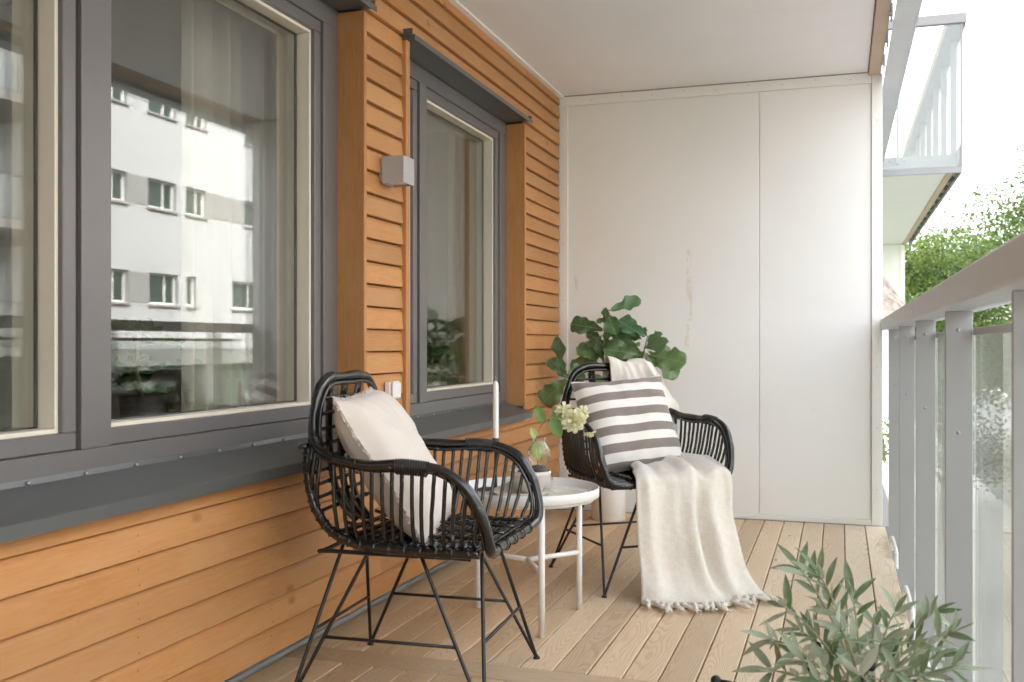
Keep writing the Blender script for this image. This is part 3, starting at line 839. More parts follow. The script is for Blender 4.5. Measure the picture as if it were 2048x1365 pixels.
# ================================================================== CUSHIONS
def pillow(W, H, T, seed, bow=.035):
    n = 30; top, bot = [], []
    for i in range(n + 1):
        rt, rb = [], []
        for j in range(n + 1):
            u, v = -1 + 2 * i / n, -1 + 2 * j / n
            x = u * W / 2 * (1 - bow * (1 - v * v) * abs(u) ** 2 * 1.6); y = v * H / 2 * (1 - bow * (1 - u * u) * abs(v) ** 2 * 1.6)
            f = max(0, (1 - u ** 4) * (1 - v ** 4)) ** .55
            nz = noise.noise(Vector((x * 9 + seed, y * 9, seed))) * .012 + noise.noise(Vector((x * 22, y * 22 + seed, 1))) * .004
            edge = (max(abs(u), abs(v))) ** 6
            wr = .006 * edge * (1 - edge) * 4 * math.sin(14 * (u if abs(v) > abs(u) else v) + seed)
            z = T / 2 * f * (1 + .08 * math.sin(2.1 * u + seed) * math.cos(1.7 * v))
            rt.append((x, y, z + (nz + wr) * f + .004 * math.sin(7 * u + 5 * v + seed) * (1 - f)))
            rb.append((x, y, -z + nz * f + .004 * math.sin(7 * u + 5 * v + seed) * (1 - f)))
        top.append(rt); bot.append(rb[::-1])
    q = MB(); q.grid([r[::-1] for r in top]); q.grid([r[::-1] for r in bot])
    return q, top
def cushion(label, W, H, T, mat, seed, fringe=None):
    t = thing('cushion', label, 'cushion')
    q, top = pillow(W, H, T, seed)
    q.build('cover', mat, t)
    n = 30
    edge = [Vector(top[i][0]) for i in range(n)] + [Vector(top[n][j]) for j in range(n)] + [Vector(top[n - i][n]) for i in range(n)] + [Vector(top[0][n - j]) for j in range(n)]
    if fringe:
        q = MB()
        per = catmull(edge, 8, True); L = len(per)
        for i in range(L):
            a, b = per[i], per[(i + 1) % L]
            d = (b - a); o = d.cross(Vector((0, 0, 1))).normalized()
            for k in range(2):
                s = a.lerp(b, random.random()); w_ = random.uniform(.0012, .0026); ln = random.uniform(.006, .015)
                tip = s + o * ln + Vector((random.uniform(-.004, .004), random.uniform(-.004, .004), random.uniform(-.006, .006)))
                dd = d.normalized() * w_
                q.add([s - dd - o * .004, s + dd - o * .004, tip + dd * .5, tip - dd * .5], [(0, 1, 2, 3)])
        rows = [[p - (p.normalized() * .004) for p in per + [per[0]]], [p + Vector((p.x, p.y, 0)).normalized() * .005 + Vector((0, 0, random.uniform(-.002, .002))) for p in per + [per[0]]]]
        q.grid(rows)
        q.build('fringe', mat, t)
    else:
        q = MB(); q.tube([p * 1.002 for p in edge], .0022, 6, True); q.build('seam', mat, t)
    return t
def place(o, base, rz, f, s, z, lean, roll=0, yawx=0):
    """stand a cushion on a seat: its face looks along the chair's front, leaning back by `lean`."""
    p = base + Matrix.Rotation(rz, 3, 'Z') @ Vector((f, s, 0))
    # local x -> chair side, local y -> up, local z -> chair front
    B = Matrix(((0, 0, 1), (1, 0, 0), (0, 1, 0))).to_4x4()
    Mx = Matrix.Translation((p.x, p.y, z)) @ Matrix.Rotation(rz + yawx, 4, 'Z') @ Matrix.Rotation(-lean, 4, 'Y') @ Matrix.Rotation(roll, 4, 'X') @ B
    o.matrix_world = Mx
    o.location, o.rotation_euler = Mx.to_translation(), Mx.to_euler()
cuA = cushion('plain beige linen cushion with frayed edges on the front chair', .475, .465, .16, M['linen'], 3.1, True)
place(cuA, CA, RA, -.070, -.015, .655, R(33), R(2), R(9))
cuB = cushion('grey and white striped cushion on the chair by the partition', .455, .425, .15, M['stripe'], 8.4)
place(cuB, CB, RB, -.035, -.02, .655, R(24), R(3.5), R(4))

# ================================================================== WOOL THROW
th = thing('throw_blanket', 'cream wool throw with tassels draped over the striped-cushion chair to the deck', 'blanket', CB, RB)
LR = [((-.300, -.02, .62), (-.302, .17, .60)), ((-.295, -.02, .80), (-.296, .185, .78)), ((-.281, -.025, .905), (-.283, .175, .895)), ((-.244, -.03, .938), (-.243, .185, .925)), ((-.208, -.03, .905), (-.204, .205, .885)),
      ((-.205, -.02, .80), (-.205, .285, .765)), ((-.20, .0, .68), (-.18, .305, .715)), ((-.175, .0, .56), (-.125, .270, .60)), ((-.11, -.03, .500), (-.10, .235, .520)), ((.03, -.06, .488), (.02, .255, .515)), ((.16, -.10, .482), (.13, .270, .520)),
      ((.245, -.145, .480), (.225, .272, .500)), ((.300, -.155, .462), (.305, .270, .480)), ((.316, -.158, .41), (.322, .272, .42)), ((.322, -.162, .32), (.335, .268, .32)), ((.350, -.168, .21), (.365, .272, .21)),
      ((.385, -.178, .11), (.405, .285, .11)), ((.415, -.190, .045), (.450, .300, .045)), ((.437, -.200, .016), (.500, .318, .014)), ((.462, -.21, .010), (.540, .335, .010))]
NA = 44
def bl_row(L_, R_, i, n):
    L_, R_ = Vector(L_), Vector(R_); out = []
    hang = max(0, min(1, (i - 12) / 3)); seat = 1 if 7 <= i <= 13 else 0
    floorf = max(0, min(1, (i - 16) / 3))
    back = 1 if 1 <= i <= 5 else 0
    for j in range(NA + 1):
        s = j / NA
        p = L_.lerp(R_, s)
        fold = .0
        fold += hang * (.050 * math.exp(-((s - .52 - .02 * (i - 12) / 3) / .075) ** 2) - .050 * math.exp(-((s - .64 - .02 * (i - 12) / 3) / .045) ** 2) + .042 * math.exp(-((s - .76) / .08) ** 2) + .030 * math.exp(-((s - .13) / .07) ** 2) - .022 * math.exp(-((s - .27) / .09) ** 2)) * (1 - .55 * floorf)
        up = seat * (.020 * math.exp(-((s - .10) / .09) ** 2) - .008 * math.exp(-((s - .24) / .07) ** 2) + .024 * math.exp(-((s - .58) / .08) ** 2) - .012 * math.exp(-((s - .70) / .05) ** 2) + .016 * math.exp(-((s - .86) / .10) ** 2))
        fold += back * (.016 * math.exp(-((s - .42) / .06) ** 2) + .014 * math.exp(-((s - .80) / .06) ** 2) - .008 * math.exp(-((s - .6) / .08) ** 2))
        up += back * (.010 * math.sin(s * 9 + 1))
        if i >= 16: p.x += floorf * .085 * math.sin(math.pi * min(1, s * 1.35)) * (1 if s < .75 else .6) * (i - 15) / 4
        nz = noise.noise(Vector((s * 5, i * .6, 3.3))) * .014 + noise.noise(Vector((s * 11, i * 1.1, 7))) * .009
        p.x += fold + nz * (1 - floorf); p.z += up + abs(nz) * .5
        p.z = max(p.z, .008)
        out.append(p)
    return out
rows0 = [bl_row(a, b, i, len(LR)) for i, (a, b) in enumerate(LR)]
cols = [catmull([rows0[i][j] for i in range(len(rows0))], 5) for j in range(NA + 1)]
rows = [[cols[j][i] for j in range(NA + 1)] for i in range(len(cols[0]))]
for r in rows:
    for p in r: p.z = max(p.z, .006)
q = MB(); q.grid(rows)
cl = q.build('cloth', M['throw'], th)
sol = cl.modifiers.new('thickness', 'SOLIDIFY'); sol.thickness = .006; sol.offset = 1
last = rows[-1]
for k in range(23):                                        # knotted tassels along the floor edge
    p = interp(last, (k + .5) / 23 * .93)
    a = R(random.uniform(-45, 45)); dv = Vector((math.cos(a), math.sin(a), 0)); L = random.uniform(.055, .095)
    sd = Vector((-dv.y, dv.x, 0))
    q = MB()
    path = [p + Vector((-.006, 0, .010)), p + dv * L * .25 + Vector((0, 0, .012)), p + dv * L * .5 + sd * random.uniform(-.01, .01) + Vector((0, 0, .009)), p + dv * L + sd * random.uniform(-.012, .012) + Vector((0, 0, .007))]
    q.tube(catmull(path, 4), [.005, .0065, .0075, .0075, .0070, .0065, .0065, .0065, .0075, .0085, .0092, .0088, .006], 7)
    q.ball(path[1], .0105, 8)
    e = path[-1]
    for z in range(5): q.tube([e - dv * .006, e + dv * random.uniform(.010, .022) + sd * random.uniform(-.008, .008) + Vector((0, 0, -.003))], .0016, 4)
    q.build('tassel', M['throw'], th)
q = MB()                                                   # woolly nap on the right-hand edge
for i in range(30, len(rows) - 4):
    for k in range(6):
        p = rows[i][NA].lerp(rows[i + 1][NA], random.random()); d = Vector((random.uniform(-.3, .5), random.uniform(.4, 1), random.uniform(-.4, .4))) * .007
        q.add([p + Vector((0, 0, .0012)), p - Vector((0, 0, .0012)), p + d], [(0, 1, 2)])
q.build('nap', M['throw'], th)

# ================================================================== SIDE TABLE AND WHAT STANDS ON IT
TC, TZ, TR = Vector((-1.085, 3.49, 0)), .455, .262
tb = thing('side_table', 'round white metal tray table between the two chairs', 'table', TC)
q = MB(); q.lathe([(0, TZ - .004), (TR - .006, TZ - .004), (TR - .006, TZ - .007), (TR - .001, TZ - .004), (TR, TZ + .028), (TR - .002, TZ + .030), (TR - .005, TZ + .028), (TR - .007, TZ + .002), (TR - .012, TZ), (0, TZ)], n=72)
q.build('tray', M['white_metal'], tb)
q = MB(); q.tube([((TR - .022) * math.cos(a), (TR - .022) * math.sin(a), TZ - .012) for a in [2 * math.pi * k / 48 for k in range(48)]], .006, 8, True); q.build('support_ring', M['white_metal'], tb)
hub = Vector((0, 0, .215)); LEGR = .238
for ang in (-61, 52, 160):
    c_, s_ = math.cos(R(ang)), math.sin(R(ang))
    q = MB(); q.tube([(LEGR * c_, LEGR * s_, 0), (LEGR * c_, LEGR * s_, TZ - .008)], .0115, 14); q.build('leg', M['white_metal'], tb)
    q = MB(); q.tube([(0, 0, .215), (LEGR * c_, LEGR * s_, .215)], .0095, 12); q.build('cross_bar', M['white_metal'], tb)

# linen napkin, crumpled under the bowl
nk = thing('linen_napkin', 'crumpled pale linen napkin lying on the tray table', 'napkin', TC + Vector((.03, -.015, TZ + .001)))
rows = []
for i in range(31):
    r = []
    for j in range(31):
        u, v = -1 + i / 15, -1 + j / 15
        x = .165 * u + .03 * v + .02 * noise.noise(Vector((u, v, 2))); y = .135 * v - .05 * u + .02 * noise.noise(Vector((u, v, 5)))
        rr = math.hypot(x, y)
        if rr > .245: x, y = x * .245 / rr, y * .245 / rr
        z = .004 + .045 * max(0, noise.noise(Vector((u * 2.2 + 3, v * 1.7, 9)))) * (.4 + .8 * min(1, abs(u))) + .010 * max(0, noise.noise(Vector((u * 5, v * 5, 4))))
        r.append((x, y, z))
    rows.append(r)
q = MB(); q.grid(rows); o = q.build('cloth', M['napkin'], nk); sol = o.modifiers.new('t', 'SOLIDIFY'); sol.thickness = .002; sol.offset = 1
bw = thing('bowl', 'pale stoneware bowl on the napkin behind the front chair arm', 'bowl', TC + Vector((.018, -.022, TZ + .0105)))
q = MB(); q.lathe([(0, .0), (.035, .0), (.040, .004), (.060, .030), (.073, .062), (.0755, .079), (.0735, .080), (.0700, .062), (.056, .030), (.036, .009), (0, .007)], n=40, rib=lambda a, z: .006 * math.sin(18 * a))
q.build('body', M['ceramic'], bw)
for (dx, dy, dz, s) in ((.026, .012, .072, .034), (-.020, .022, .066, .031), (.0, -.028, .062, .029)):
    st = thing('dark_stone', {.034: 'largest dark grey egg-shaped stone at the right in the bowl', .031: 'dark grey egg-shaped stone at the far left in the bowl', .029: 'smallest dark grey egg-shaped stone at the near side of the bowl'}[s], 'stone', bw.location + Vector((dx, dy, dz)))
    q = MB(); q.ball((0, 0, 0), s, 20, (1.15, .85, .8)); q.build('body', M['stone'], st)
sp = thing('dark_pebble', 'flat dark oval stone at the left of the napkin on the table', 'stone', TC + Vector((-.145, -.03, TZ + .012)))
q = MB(); q.ball((0, 0, 0), .040, 20, (1.0, .62, .28)); q.build('body', M['stone'], sp)
# vase with a flowering sprig
VP = TC + Vector((.018, .085, TZ + .001))
vz = thing('glass_vase', 'clear ribbed double-bulb glass vase on the tray table', 'vase', VP)
prof = [(.0, .0), (.040, .0), (.050, .010), (.054, .034), (.046, .062), (.026, .082), (.022, .090), (.030, .102), (.041, .128), (.040, .150), (.028, .172), (.021, .182), (.024, .196)]
q = MB(); q.lathe(prof + [(r - .0028, z) for r, z in reversed(prof[2:])] + [(.037, .004), (0, .004)], n=64, rib=lambda a, z: .06 * math.cos(20 * a) if z > .09 else .01 * math.cos(20 * a))
q.build('body', M['vase'], vz)
gl = thing('drinking_glass', 'clear straight drinking glass behind the bowl on the tray table', 'glass', TC + Vector((-.075, .060, TZ + .001)))
q = MB(); q.lathe([(0, 0), (.030, 0), (.032, .003), (.036, .098), (.0345, .098), (.0305, .006), (0, .006)], n=40); q.build('body', M['vase'], gl)
# candle and holder
CP = TC + Vector((-.135, .035, TZ + .001))
hd = thing('candle_holder', 'thin black candle holder standing on the tray table', 'candle holder', CP)
q = MB(); q.lathe([(0, 0), (.036, 0), (.036, .004), (.006, .007), (.0055, .172), (.012, .176), (.013, .196), (.0105, .196), (.0105, .182), (0, .182)], n=24); q.build('body', M['black_metal'], hd)
cd = thing('candle', 'tall white unlit candle rising above the front chair arm', 'candle', CP + Vector((0, 0, .183)))
q = MB(); q.lathe([(0, 0), (.0100, 0), (.0108, .02), (.0108, .205), (.0098, .215), (.004, .226), (0, .227)], n=20); q.build('body', M['wax'], cd)
q = MB(); q.tube([(0, 0, .224), (.0006, 0, .234), (-.0008, .0004, .245)], .0013, 6); q.build('wick', M['napkin'], cd)

def leaf_mesh(name, mat, L, W, shape='oval', bend=.15, fold=.15, wavy=0.0, seg=10, seed=0):
    rows = []
    for i in range(seg + 1):
        t = i / seg
        if shape == 'oval': w_ = math.sin(math.pi * t ** .85) ** .8
        elif shape == 'fiddle': w_ = (.30 + .70 * t) * (math.sin(math.pi * min(1, t * 1.0) ** 1.0) ** .45) * (1 - .18 * math.exp(-((t - .42) / .12) ** 2))
        elif shape == 'olive': w_ = math.sin(math.pi * t ** .9) ** .9
        elif shape == 'petal': w_ = (t ** .6) * (1 - max(0, t - .72) ** 2 * 9)
        w_ = max(.0, w_) * W / 2
        r = []
        for j in range(7):
            s = -1 + j / 3
            z = fold * abs(s) * w_ + wavy * W * math.sin(13 * t + seed + 2 * s) * abs(s) ** 1.5 - bend * L * t * t
            r.append((w_ * s * (1 + (.10 if shape == 'fiddle' else .05) * math.sin(21 * t + seed + .8 * (s > 0)) * (1 if wavy else 0)), L * t, z))
        rows.append(r)
    q = MB(); q.grid(rows)
    return q.mesh(name, mat)
def put_leaf(o, base, tip_dir, nrm, L=1.0):
    y = Vector(tip_dir).normalized(); n_ = Vector(nrm); z = (n_ - y * n_.dot(y))
    if z.length < 1e-4: z = y.orthogonal()
    z.normalize(); x = y.cross(z)
    Mx = Matrix(((x.x, y.x, z.x), (x.y, y.y, z.y), (x.z, y.z, z.z)))
    o.location = base; o.rotation_euler = Mx.to_euler(); o.scale = (L, L, L)
# sprig: arching stem to the right and towards the viewer, leaves, blossoms
CR = Vector((math.cos(YAW), math.sin(YAW), 0)); CF = Vector((-math.sin(YAW), math.cos(YAW), 0)); UP = Vector((0, 0, 1))
sg = thing('flower_sprig', 'pale yellow double blossoms on a leafy stem in the glass vase', 'flowers', VP)
def loc(r, u, f=0): return CR * r + CF * f + UP * u
stem = catmull([loc(.0, .02), loc(-.004, .10), loc(-.012, .185), loc(.015, .250), loc(.065, .285), loc(.115, .272)], 6)
q = MB(); q.tube(stem, .0022, 6); q.tube(catmull([loc(.02, .255), loc(.08, .262, .01), loc(.15, .238, .0), loc(.172, .224, -.01)], 5), .0014, 5); q.build('stem', M['twig'], sg)
lm = [leaf_mesh('leaf', M['sprig'], .085, .052, 'oval', .2, .25, .04, seed=s) for s in (1, 4)]
pm = leaf_mesh('leaf', M['sprig_pale'], .075, .048, 'oval', .2, .3, .05, seed=2)
for base, d, nrm, mm_, s in ((loc(.02, .255), loc(-.5, .9, -.1), loc(-.3, .1, -1), lm[0], .85), (loc(.045, .275), loc(1, .45, .1), loc(.1, .7, -1), lm[1], 1.0), (loc(.045, .272), loc(.55, -1, -.2), loc(.2, .3, -1), lm[0], 1.0), (loc(-.010, .185), loc(.15, -.9, -.25), loc(.1, .3, -1), pm, 1.0), (loc(-.010, .195), loc(-.35, .75, -.2), loc(.1, .2, -1), pm, .6)):
    put_leaf(link('leaf', mm_, sg), base, d, nrm, s)
pt = leaf_mesh('petal', M['petal'], .034, .0165, 'petal', .16, .28, .08, 6, 1)
pt2 = leaf_mesh('petal', M['petal'], .028, .0125, 'petal', .14, .3, .08, 6, 3)
def blossom(c, axis, s, n=34):
    b = link('blossom', None, sg, c); b.empty_display_size = .02
    ax = Vector(axis).normalized(); e1 = ax.orthogonal().normalized(); e2 = ax.cross(e1)
    for k in range(n):
        f = (k + .5) / n; sn = 1 - 1.18 * f; el = math.asin(max(-1, min(1, sn))) + R(random.uniform(-9, 9)); a = k * 2.39996 + random.uniform(-.25, .25)
        d = (e1 * math.cos(a) + e2 * math.sin(a)) * math.cos(el) + ax * math.sin(el)
        nr = Vector((random.uniform(-.5, .5), random.uniform(-.5, .5), random.uniform(-.5, .5))) + ax * .8
        put_leaf(link('petal', pt if f > .55 else pt2, b), d * .004, d, nr, s * random.uniform(.75, 1.1) * (.7 if f < .25 else 1))
    q = MB(); q.ball((0, 0, 0), .009 * s, 8); q.build('heart', M['petal'], b)
blossom(loc(.094, .300), loc(-.05, .55, -.8), .95, 40)
blossom(loc(.130, .262, -.02), loc(.15, -.45, -.85), 1.35, 70)
blossom(loc(.165, .290, .01), loc(.8, .35, -.5), .95, 40)
blossom(loc(.190, .214, -.01), loc(.25, -.9, -.35), .62, 22)
# ================================================================== POTTED FIDDLE-LEAF PLANT BEHIND THE FAR CHAIR
def at(u, v, y):
    a = u - 1024; d = Vector((-math.sin(YAW) * 2000 + math.cos(YAW) * a, math.cos(YAW) * 2000 + math.sin(YAW) * a, 690 - v))
    return Vector((0, 0, 1)) + d * (y / d.y)
FP = Vector((-1.262, 5.62, 0))
fg = thing('fiddle_leaf_plant', 'large leafed green plant rising behind the striped-cushion chair', 'plant', FP + Vector((0, 0, .21)))
fp = thing('plant_pot', 'white cylindrical plant pot on the deck behind the far chair', 'pot', FP)
q = MB(); q.lathe([(0, 0), (.092, 0), (.097, .004), (.099, .25), (.097, .253), (.092, .25), (.090, .215), (0, .215)], n=48); q.build('body', M['pot_white'], fp)
q = MB(); q.lathe([(.089, .206), (.06, .212), (0, .214)], n=24); q.build('soil', M['soil'], fp)
S = 5.25
def c7(x, y, Y): return at(1090 + x / S, 580 + y / S, Y) - fg.location
base = Vector((0, 0, .0))
for path in ([base, (-.01, -.01, .25), c7(615, 800, 5.55), c7(612, 600, 5.54), c7(640, 400, 5.54), c7(655, 235, 5.54), c7(690, 215, 5.53)],
             [base, (.02, -.02, .25), c7(960, 900, 5.52), c7(1015, 760, 5.5), c7(1050, 600, 5.5), c7(1080, 480, 5.5)],
             [base, (-.03, -.03, .20), c7(420, 1080, 5.45), c7(300, 980, 5.42), c7(210, 900, 5.40)]):
    q = MB(); pp = catmull(path, 6); q.tube(pp, [.0085 - .0055 * i / len(pp) for i in range(len(pp))], 7); q.build('stem', M['fig_stem'], fg)
fm = [leaf_mesh('leaf', M['fig'], 1, .70, 'fiddle', b, .22, .10, 20, s) for b, s in ((.12, 1), (.22, 3), (.05, 5))]
fl_ = [leaf_mesh('leaf', M['fig_light'], 1, .62, 'fiddle', b, .24, .10, 20, s) for b, s in ((.10, 2), (.2, 6))]
LV = [(690, 215, 940, 115, 1, 0), (640, 390, 625, 235, 1, 0), (650, 235, 725, 420, 0, 0), (610, 420, 330, 362, 0, 0), (640, 380, 650, 480, 0, 1), (610, 570, 478, 462, 0, 0), (640, 500, 745, 730, 0, 1),
      (680, 440, 870, 570, 0, 0), (610, 600, 392, 650, 0, 1), (610, 740, 560, 600, 0, 0), (1000, 690, 700, 620, 0, 1), (570, 790, 322, 790, 0, 1), (1050, 500, 815, 340, 1, 1), (1010, 520, 830, 440, 0, 0), (1065, 490, 1040, 410, 1, 0),
      (1070, 530, 1170, 480, 1, 0), (1085, 560, 1285, 650, 0, 0), (1080, 640, 1335, 865, 0, 1), (1120, 680, 1390, 745, 0, 1), (1045, 650, 880, 760, 0, 0), (1010, 740, 720, 730, 0, 0), (205, 890, 118, 590, 1, 0), (225, 935, 90, 745, 0, 0),
      (225, 930, 340, 800, 1, 0), (230, 940, 15, 1140, 0, 2), (600, 780, 860, 780, 0, 0), (450, 880, 610, 1010, 0, 0), (720, 880, 620, 1070, 0, 1), (420, 880, 300, 1010, 0, 0), (660, 420, 780, 470, 0, 0), (620, 500, 690, 640, 0, 0), (930, 760, 760, 860, 0, 1), (1000, 560, 870, 640, 0, 0), (640, 700, 700, 820, 0, 1), (620, 620, 500, 720, 0, 0), (640, 560, 800, 640, 0, 0), (600, 480, 480, 560, 0, 1), (1050, 600, 1200, 560, 1, 0), (1040, 660, 1140, 780, 0, 0), (610, 690, 470, 700, 0, 0), (660, 620, 760, 540, 1, 0), (1030, 700, 920, 620, 0, 0), (240, 960, 380, 920, 0, 0), (560, 850, 460, 760, 1, 0), (820, 800, 930, 700, 0, 1), (650, 300, 560, 330, 1, 0)]
for k, (x0, y0, x1, y1, light, wide) in enumerate(LV):
    Y = 5.54 if 500 < x0 < 760 else (5.50 if x0 > 760 else 5.41)
    Y += random.uniform(-.03, .03)
    dY = random.uniform(-.10, .05)
    if x0 < 300: Y = 5.40; dY = random.uniform(-.08, .02)
    a, b = c7(x0, y0, Y), c7(x1, y1, Y + dY)
    d = b - a; L = d.length
    nrm = Vector((random.uniform(-.6, .6), -1, random.uniform(.1, .9)))
    o = link('leaf', (fl_ if light else fm)[k % (2 if light else 3)], fg)
    put_leaf(o, a, d, nrm, L)
    sw = (1.10, 1.3, 1.35)[wide] * (.8 if L > .17 else 1.0)
    o.scale = (L * sw * 1.25, L * 1.25, L * 1.2)

# small plant on the inner ledge of the narrower window
ip = thing('indoor_plant', 'dark leafed potted plant seen through the narrower window', 'plant', (-2.12, 5.02, .70))
q = MB(); q.lathe([(0, 0), (.060, 0), (.068, .095), (.064, .095), (.060, .085), (0, .085)], n=24); q.build('pot', M['pot_white'], ip)
q = MB(); q.tube(catmull([(0, 0, .08), (.01, .02, .2), (0, .03, .34)], 5), .006, 6); q.build('stem', M['fig_stem'], ip)
for k in range(17):
    a = k * 2.4; h = .10 + .26 * k / 16; d = Vector((math.cos(a), math.sin(a), random.uniform(-.5, .6)))
    o = link('leaf', fm[k % 3], ip); put_leaf(o, Vector((0, .02, h)), d, Vector((0, 0, 1)) + d * .3, random.uniform(.12, .19))
box_ledge = tag(box('window_ledge', (-2.25, 3.56, .66), (-1.952, 5.2, .699), M['white'], None, .003), 'white inner ledge behind the narrower window', 'ledge')
ledge2 = tag(box('window_ledge', (-2.30, .75, .66), (-1.952, 3.30, .699), M['white'], None, .003), 'white inner ledge behind the wide window', 'ledge')
ip2 = thing('indoor_plant', 'large dark leafed plant seen through the wide window at its lower left', 'plant', (-2.20, 2.78, .70))
q = MB(); q.lathe([(0, 0), (.07, 0), (.08, .13), (.076, .13), (.07, .118), (0, .118)], n=24); q.build('pot', M['stone'], ip2)
q = MB(); q.tube(catmull([(0, 0, .1), (-.01, -.02, .22), (0, -.03, .36)], 5), .007, 6); q.build('stem', M['fig_stem'], ip2)
for k in range(16):
    a = k * 2.4 + 1; h = .12 + .26 * k / 15; d = Vector((math.cos(a), math.sin(a), random.uniform(-.3, .6)))
    o = link('leaf', fm[k % 3], ip2); put_leaf(o, Vector((0, -.02, h)), d, Vector((0, 0, 1)) + d * .3, random.uniform(.15, .23))

# ================================================================== OLIVE PLANT IN FRONT
OP = Vector((.045, 2.06, 0))
op = thing('planter', 'black planter with side handles under the small olive plant', 'planter', OP)
q = MB(); q.lathe([(0, 0), (.105, 0), (.112, .006), (.128, .262), (.124, .266), (.119, .262), (.112, .225), (0, .225)], n=40); q.build('body', M['black_metal'], op)
q = MB(); q.lathe([(.112, .222), (.06, .232), (0, .234)], n=20); q.build('soil', M['soil'], op)
hx = at(1432, 1362, 2.20) - OP
for s in (1,):
    q = MB(); q.tube([(-.118, .05, .235), hx + Vector((.03, 0, -.002)), hx], .0055, 8); q.ball(hx, .012, 12); q.build('handle', M['black_metal'], op)
ol = thing('olive_plant', 'small grey-green olive plant in the right foreground', 'plant', OP + Vector((0, 0, .232)))
om = [leaf_mesh('leaf', M['olive'], .070, .0165, 'olive', b, .25, 0, 7, 1) for b in (.10, .22, -.06)]
tips = [(1600, 1105, 2.12), (1640, 1120, 2.05), (1570, 1190, 2.0), (1545, 1260, 1.98), (1545, 1330, 2.0), (1705, 1165, 2.1), (1790, 1200, 2.12), (1870, 1200, 2.1), (1905, 1245, 2.04), (1915, 1325, 2.0), (1765, 1270, 1.92), (1680, 1235, 1.95), (1610, 1310, 1.93), (1850, 1340, 1.95), (1720, 1340, 1.88), (1660, 1180, 2.18), (1830, 1270, 2.2), (1600, 1240, 2.15), (1750, 1230, 2.22), (1690, 1300, 2.2), (1790, 1330, 1.9), (1640, 1355, 1.9), (1880, 1300, 2.14)]
olives = []
nl = 0
for k, (u, v, Y) in enumerate(tips):
    tip = at(u, v + 22 - (v - 1230) * .10, Y) - ol.location
    b0 = Vector((random.uniform(-.02, .02), random.uniform(-.02, .02), -.004))
    mid = Vector((tip.x * .30, tip.y * .30, tip.z * .55))
    path = catmull([b0, mid, tip.lerp(mid, .35) + Vector((0, 0, .012)), tip], 8)
    q = MB(); q.tube(path, [.0032 - .0022 * i / len(path) for i in range(len(path))], 6); q.build('stem', M['olive_stem'], ol)
    np2 = 6
    for i in range(np2):
        f = .40 + .60 * i / (np2 - 1); p = interp(path, f); d = (interp(path, min(1, f + .03)) - interp(path, f - .03)).normalized()
        e = d.orthogonal().normalized(); e.rotate(Matrix.Rotation(i * 1.7 + k, 3, d))
        for s in ((1, -1) if i < np2 - 1 else (1, -1, 0)):
            dr = (d * random.uniform(.45, .9) + e * s * random.uniform(.6, .95) + Vector((0, 0, random.uniform(-.15, .25)))) if s else d
            o = link('leaf', om[nl % 3], ol); nl += 1
            put_leaf(o, p, dr, Vector((random.uniform(-.7, .7), random.uniform(-1, .2), 1)), random.uniform(.62, 1.12))
    if k in (3, 9, 10, 12, 14, 17, 20, 21): olives.append(interp(path, random.uniform(.5, .7)))
for p in olives:
    q = MB(); q.ball((0, 0, 0), .0085, 10, (1, 1, 1.45)); q.build('olive_fruit', M['olive_fruit'], ol, p + Vector((random.uniform(-.01, .01), random.uniform(-.02, 0), -.012)))

# ================================================================== BUILDING ACROSS THE STREET
ob = thing('apartment_block', 'white rendered apartment block across the street, seen reflected in the windows', 'building', (16.5, 0, 0))
WIN = []
def add_row(zb, zt, ylist):
    for a, b in ylist: WIN.append((a, b, zb, zt))
base_r1 = [(23.2, 24.6), (25.55, 26.9), (27.4, 28.5), (30.75, 32.2)]
base_r2 = [(23.2, 24.65), (25.6, 27.0), (27.45, 27.95), (30.0, 31.8)]
per = 11.2
for k in range(0, 4):
    o_ = k * per
    add_row(2.25, 3.22, [(a + o_, b + o_) for a, b in base_r2]); add_row(5.22, 6.12, [(a + o_, b + o_) for a, b in base_r1]); add_row(8.15, 9.05, [(a + o_, b + o_) for a, b in base_r1])
for y in (-14, -10, -6, -2, 2, 6, 10, 12.8): add_row(2.2, 3.3, [(y, y + 1.6)]); add_row(5.2, 6.3, [(y, y + 1.6)]); add_row(8.1, 9.2, [(y, y + 1.6)])
for z in (1.0, 3.95, 6.9): add_row(z + .05, z + 2.15, [(15.6, 16.6), (17.6, 18.6), (19.7, 20.6)])
def wall_mesh(y0, y1, z0, z1, holes, depth=.22):
    ysv = sorted({y0, y1} | {q for h in holes for q in h[:2]}); zsv = sorted({z0, z1} | {q for h in holes for q in h[2:]})
    q = MB()
    for a, b in zip(ysv[:-1], ysv[1:]):
        run = None
        for c, d in zip(zsv[:-1], zsv[1:]):
            my, mz = (a + b) / 2, (c + d) / 2
            if any(h[0] < my < h[1] and h[2] < mz < h[3] for h in holes): continue
            q.add([(0, a, c), (0, a, d), (0, b, d), (0, b, c)], [(0, 1, 2, 3)])
    for a, b, c, d in holes:
        q.add([(0, a, c), (0, b, c), (0, b, d), (0, a, d), (depth, a, c), (depth, b, c), (depth, b, d), (depth, a, d)], [(0, 1, 5, 4), (1, 2, 6, 5), (2, 3, 7, 6), (3, 0, 4, 7)])
    q.box((depth + .15, y0, z0), (depth + 8, y1, z1))
    return q
wall_mesh(-20, 68, .86, 11.6, WIN).build('wall', M['render'], ob)
frame_cache = {}
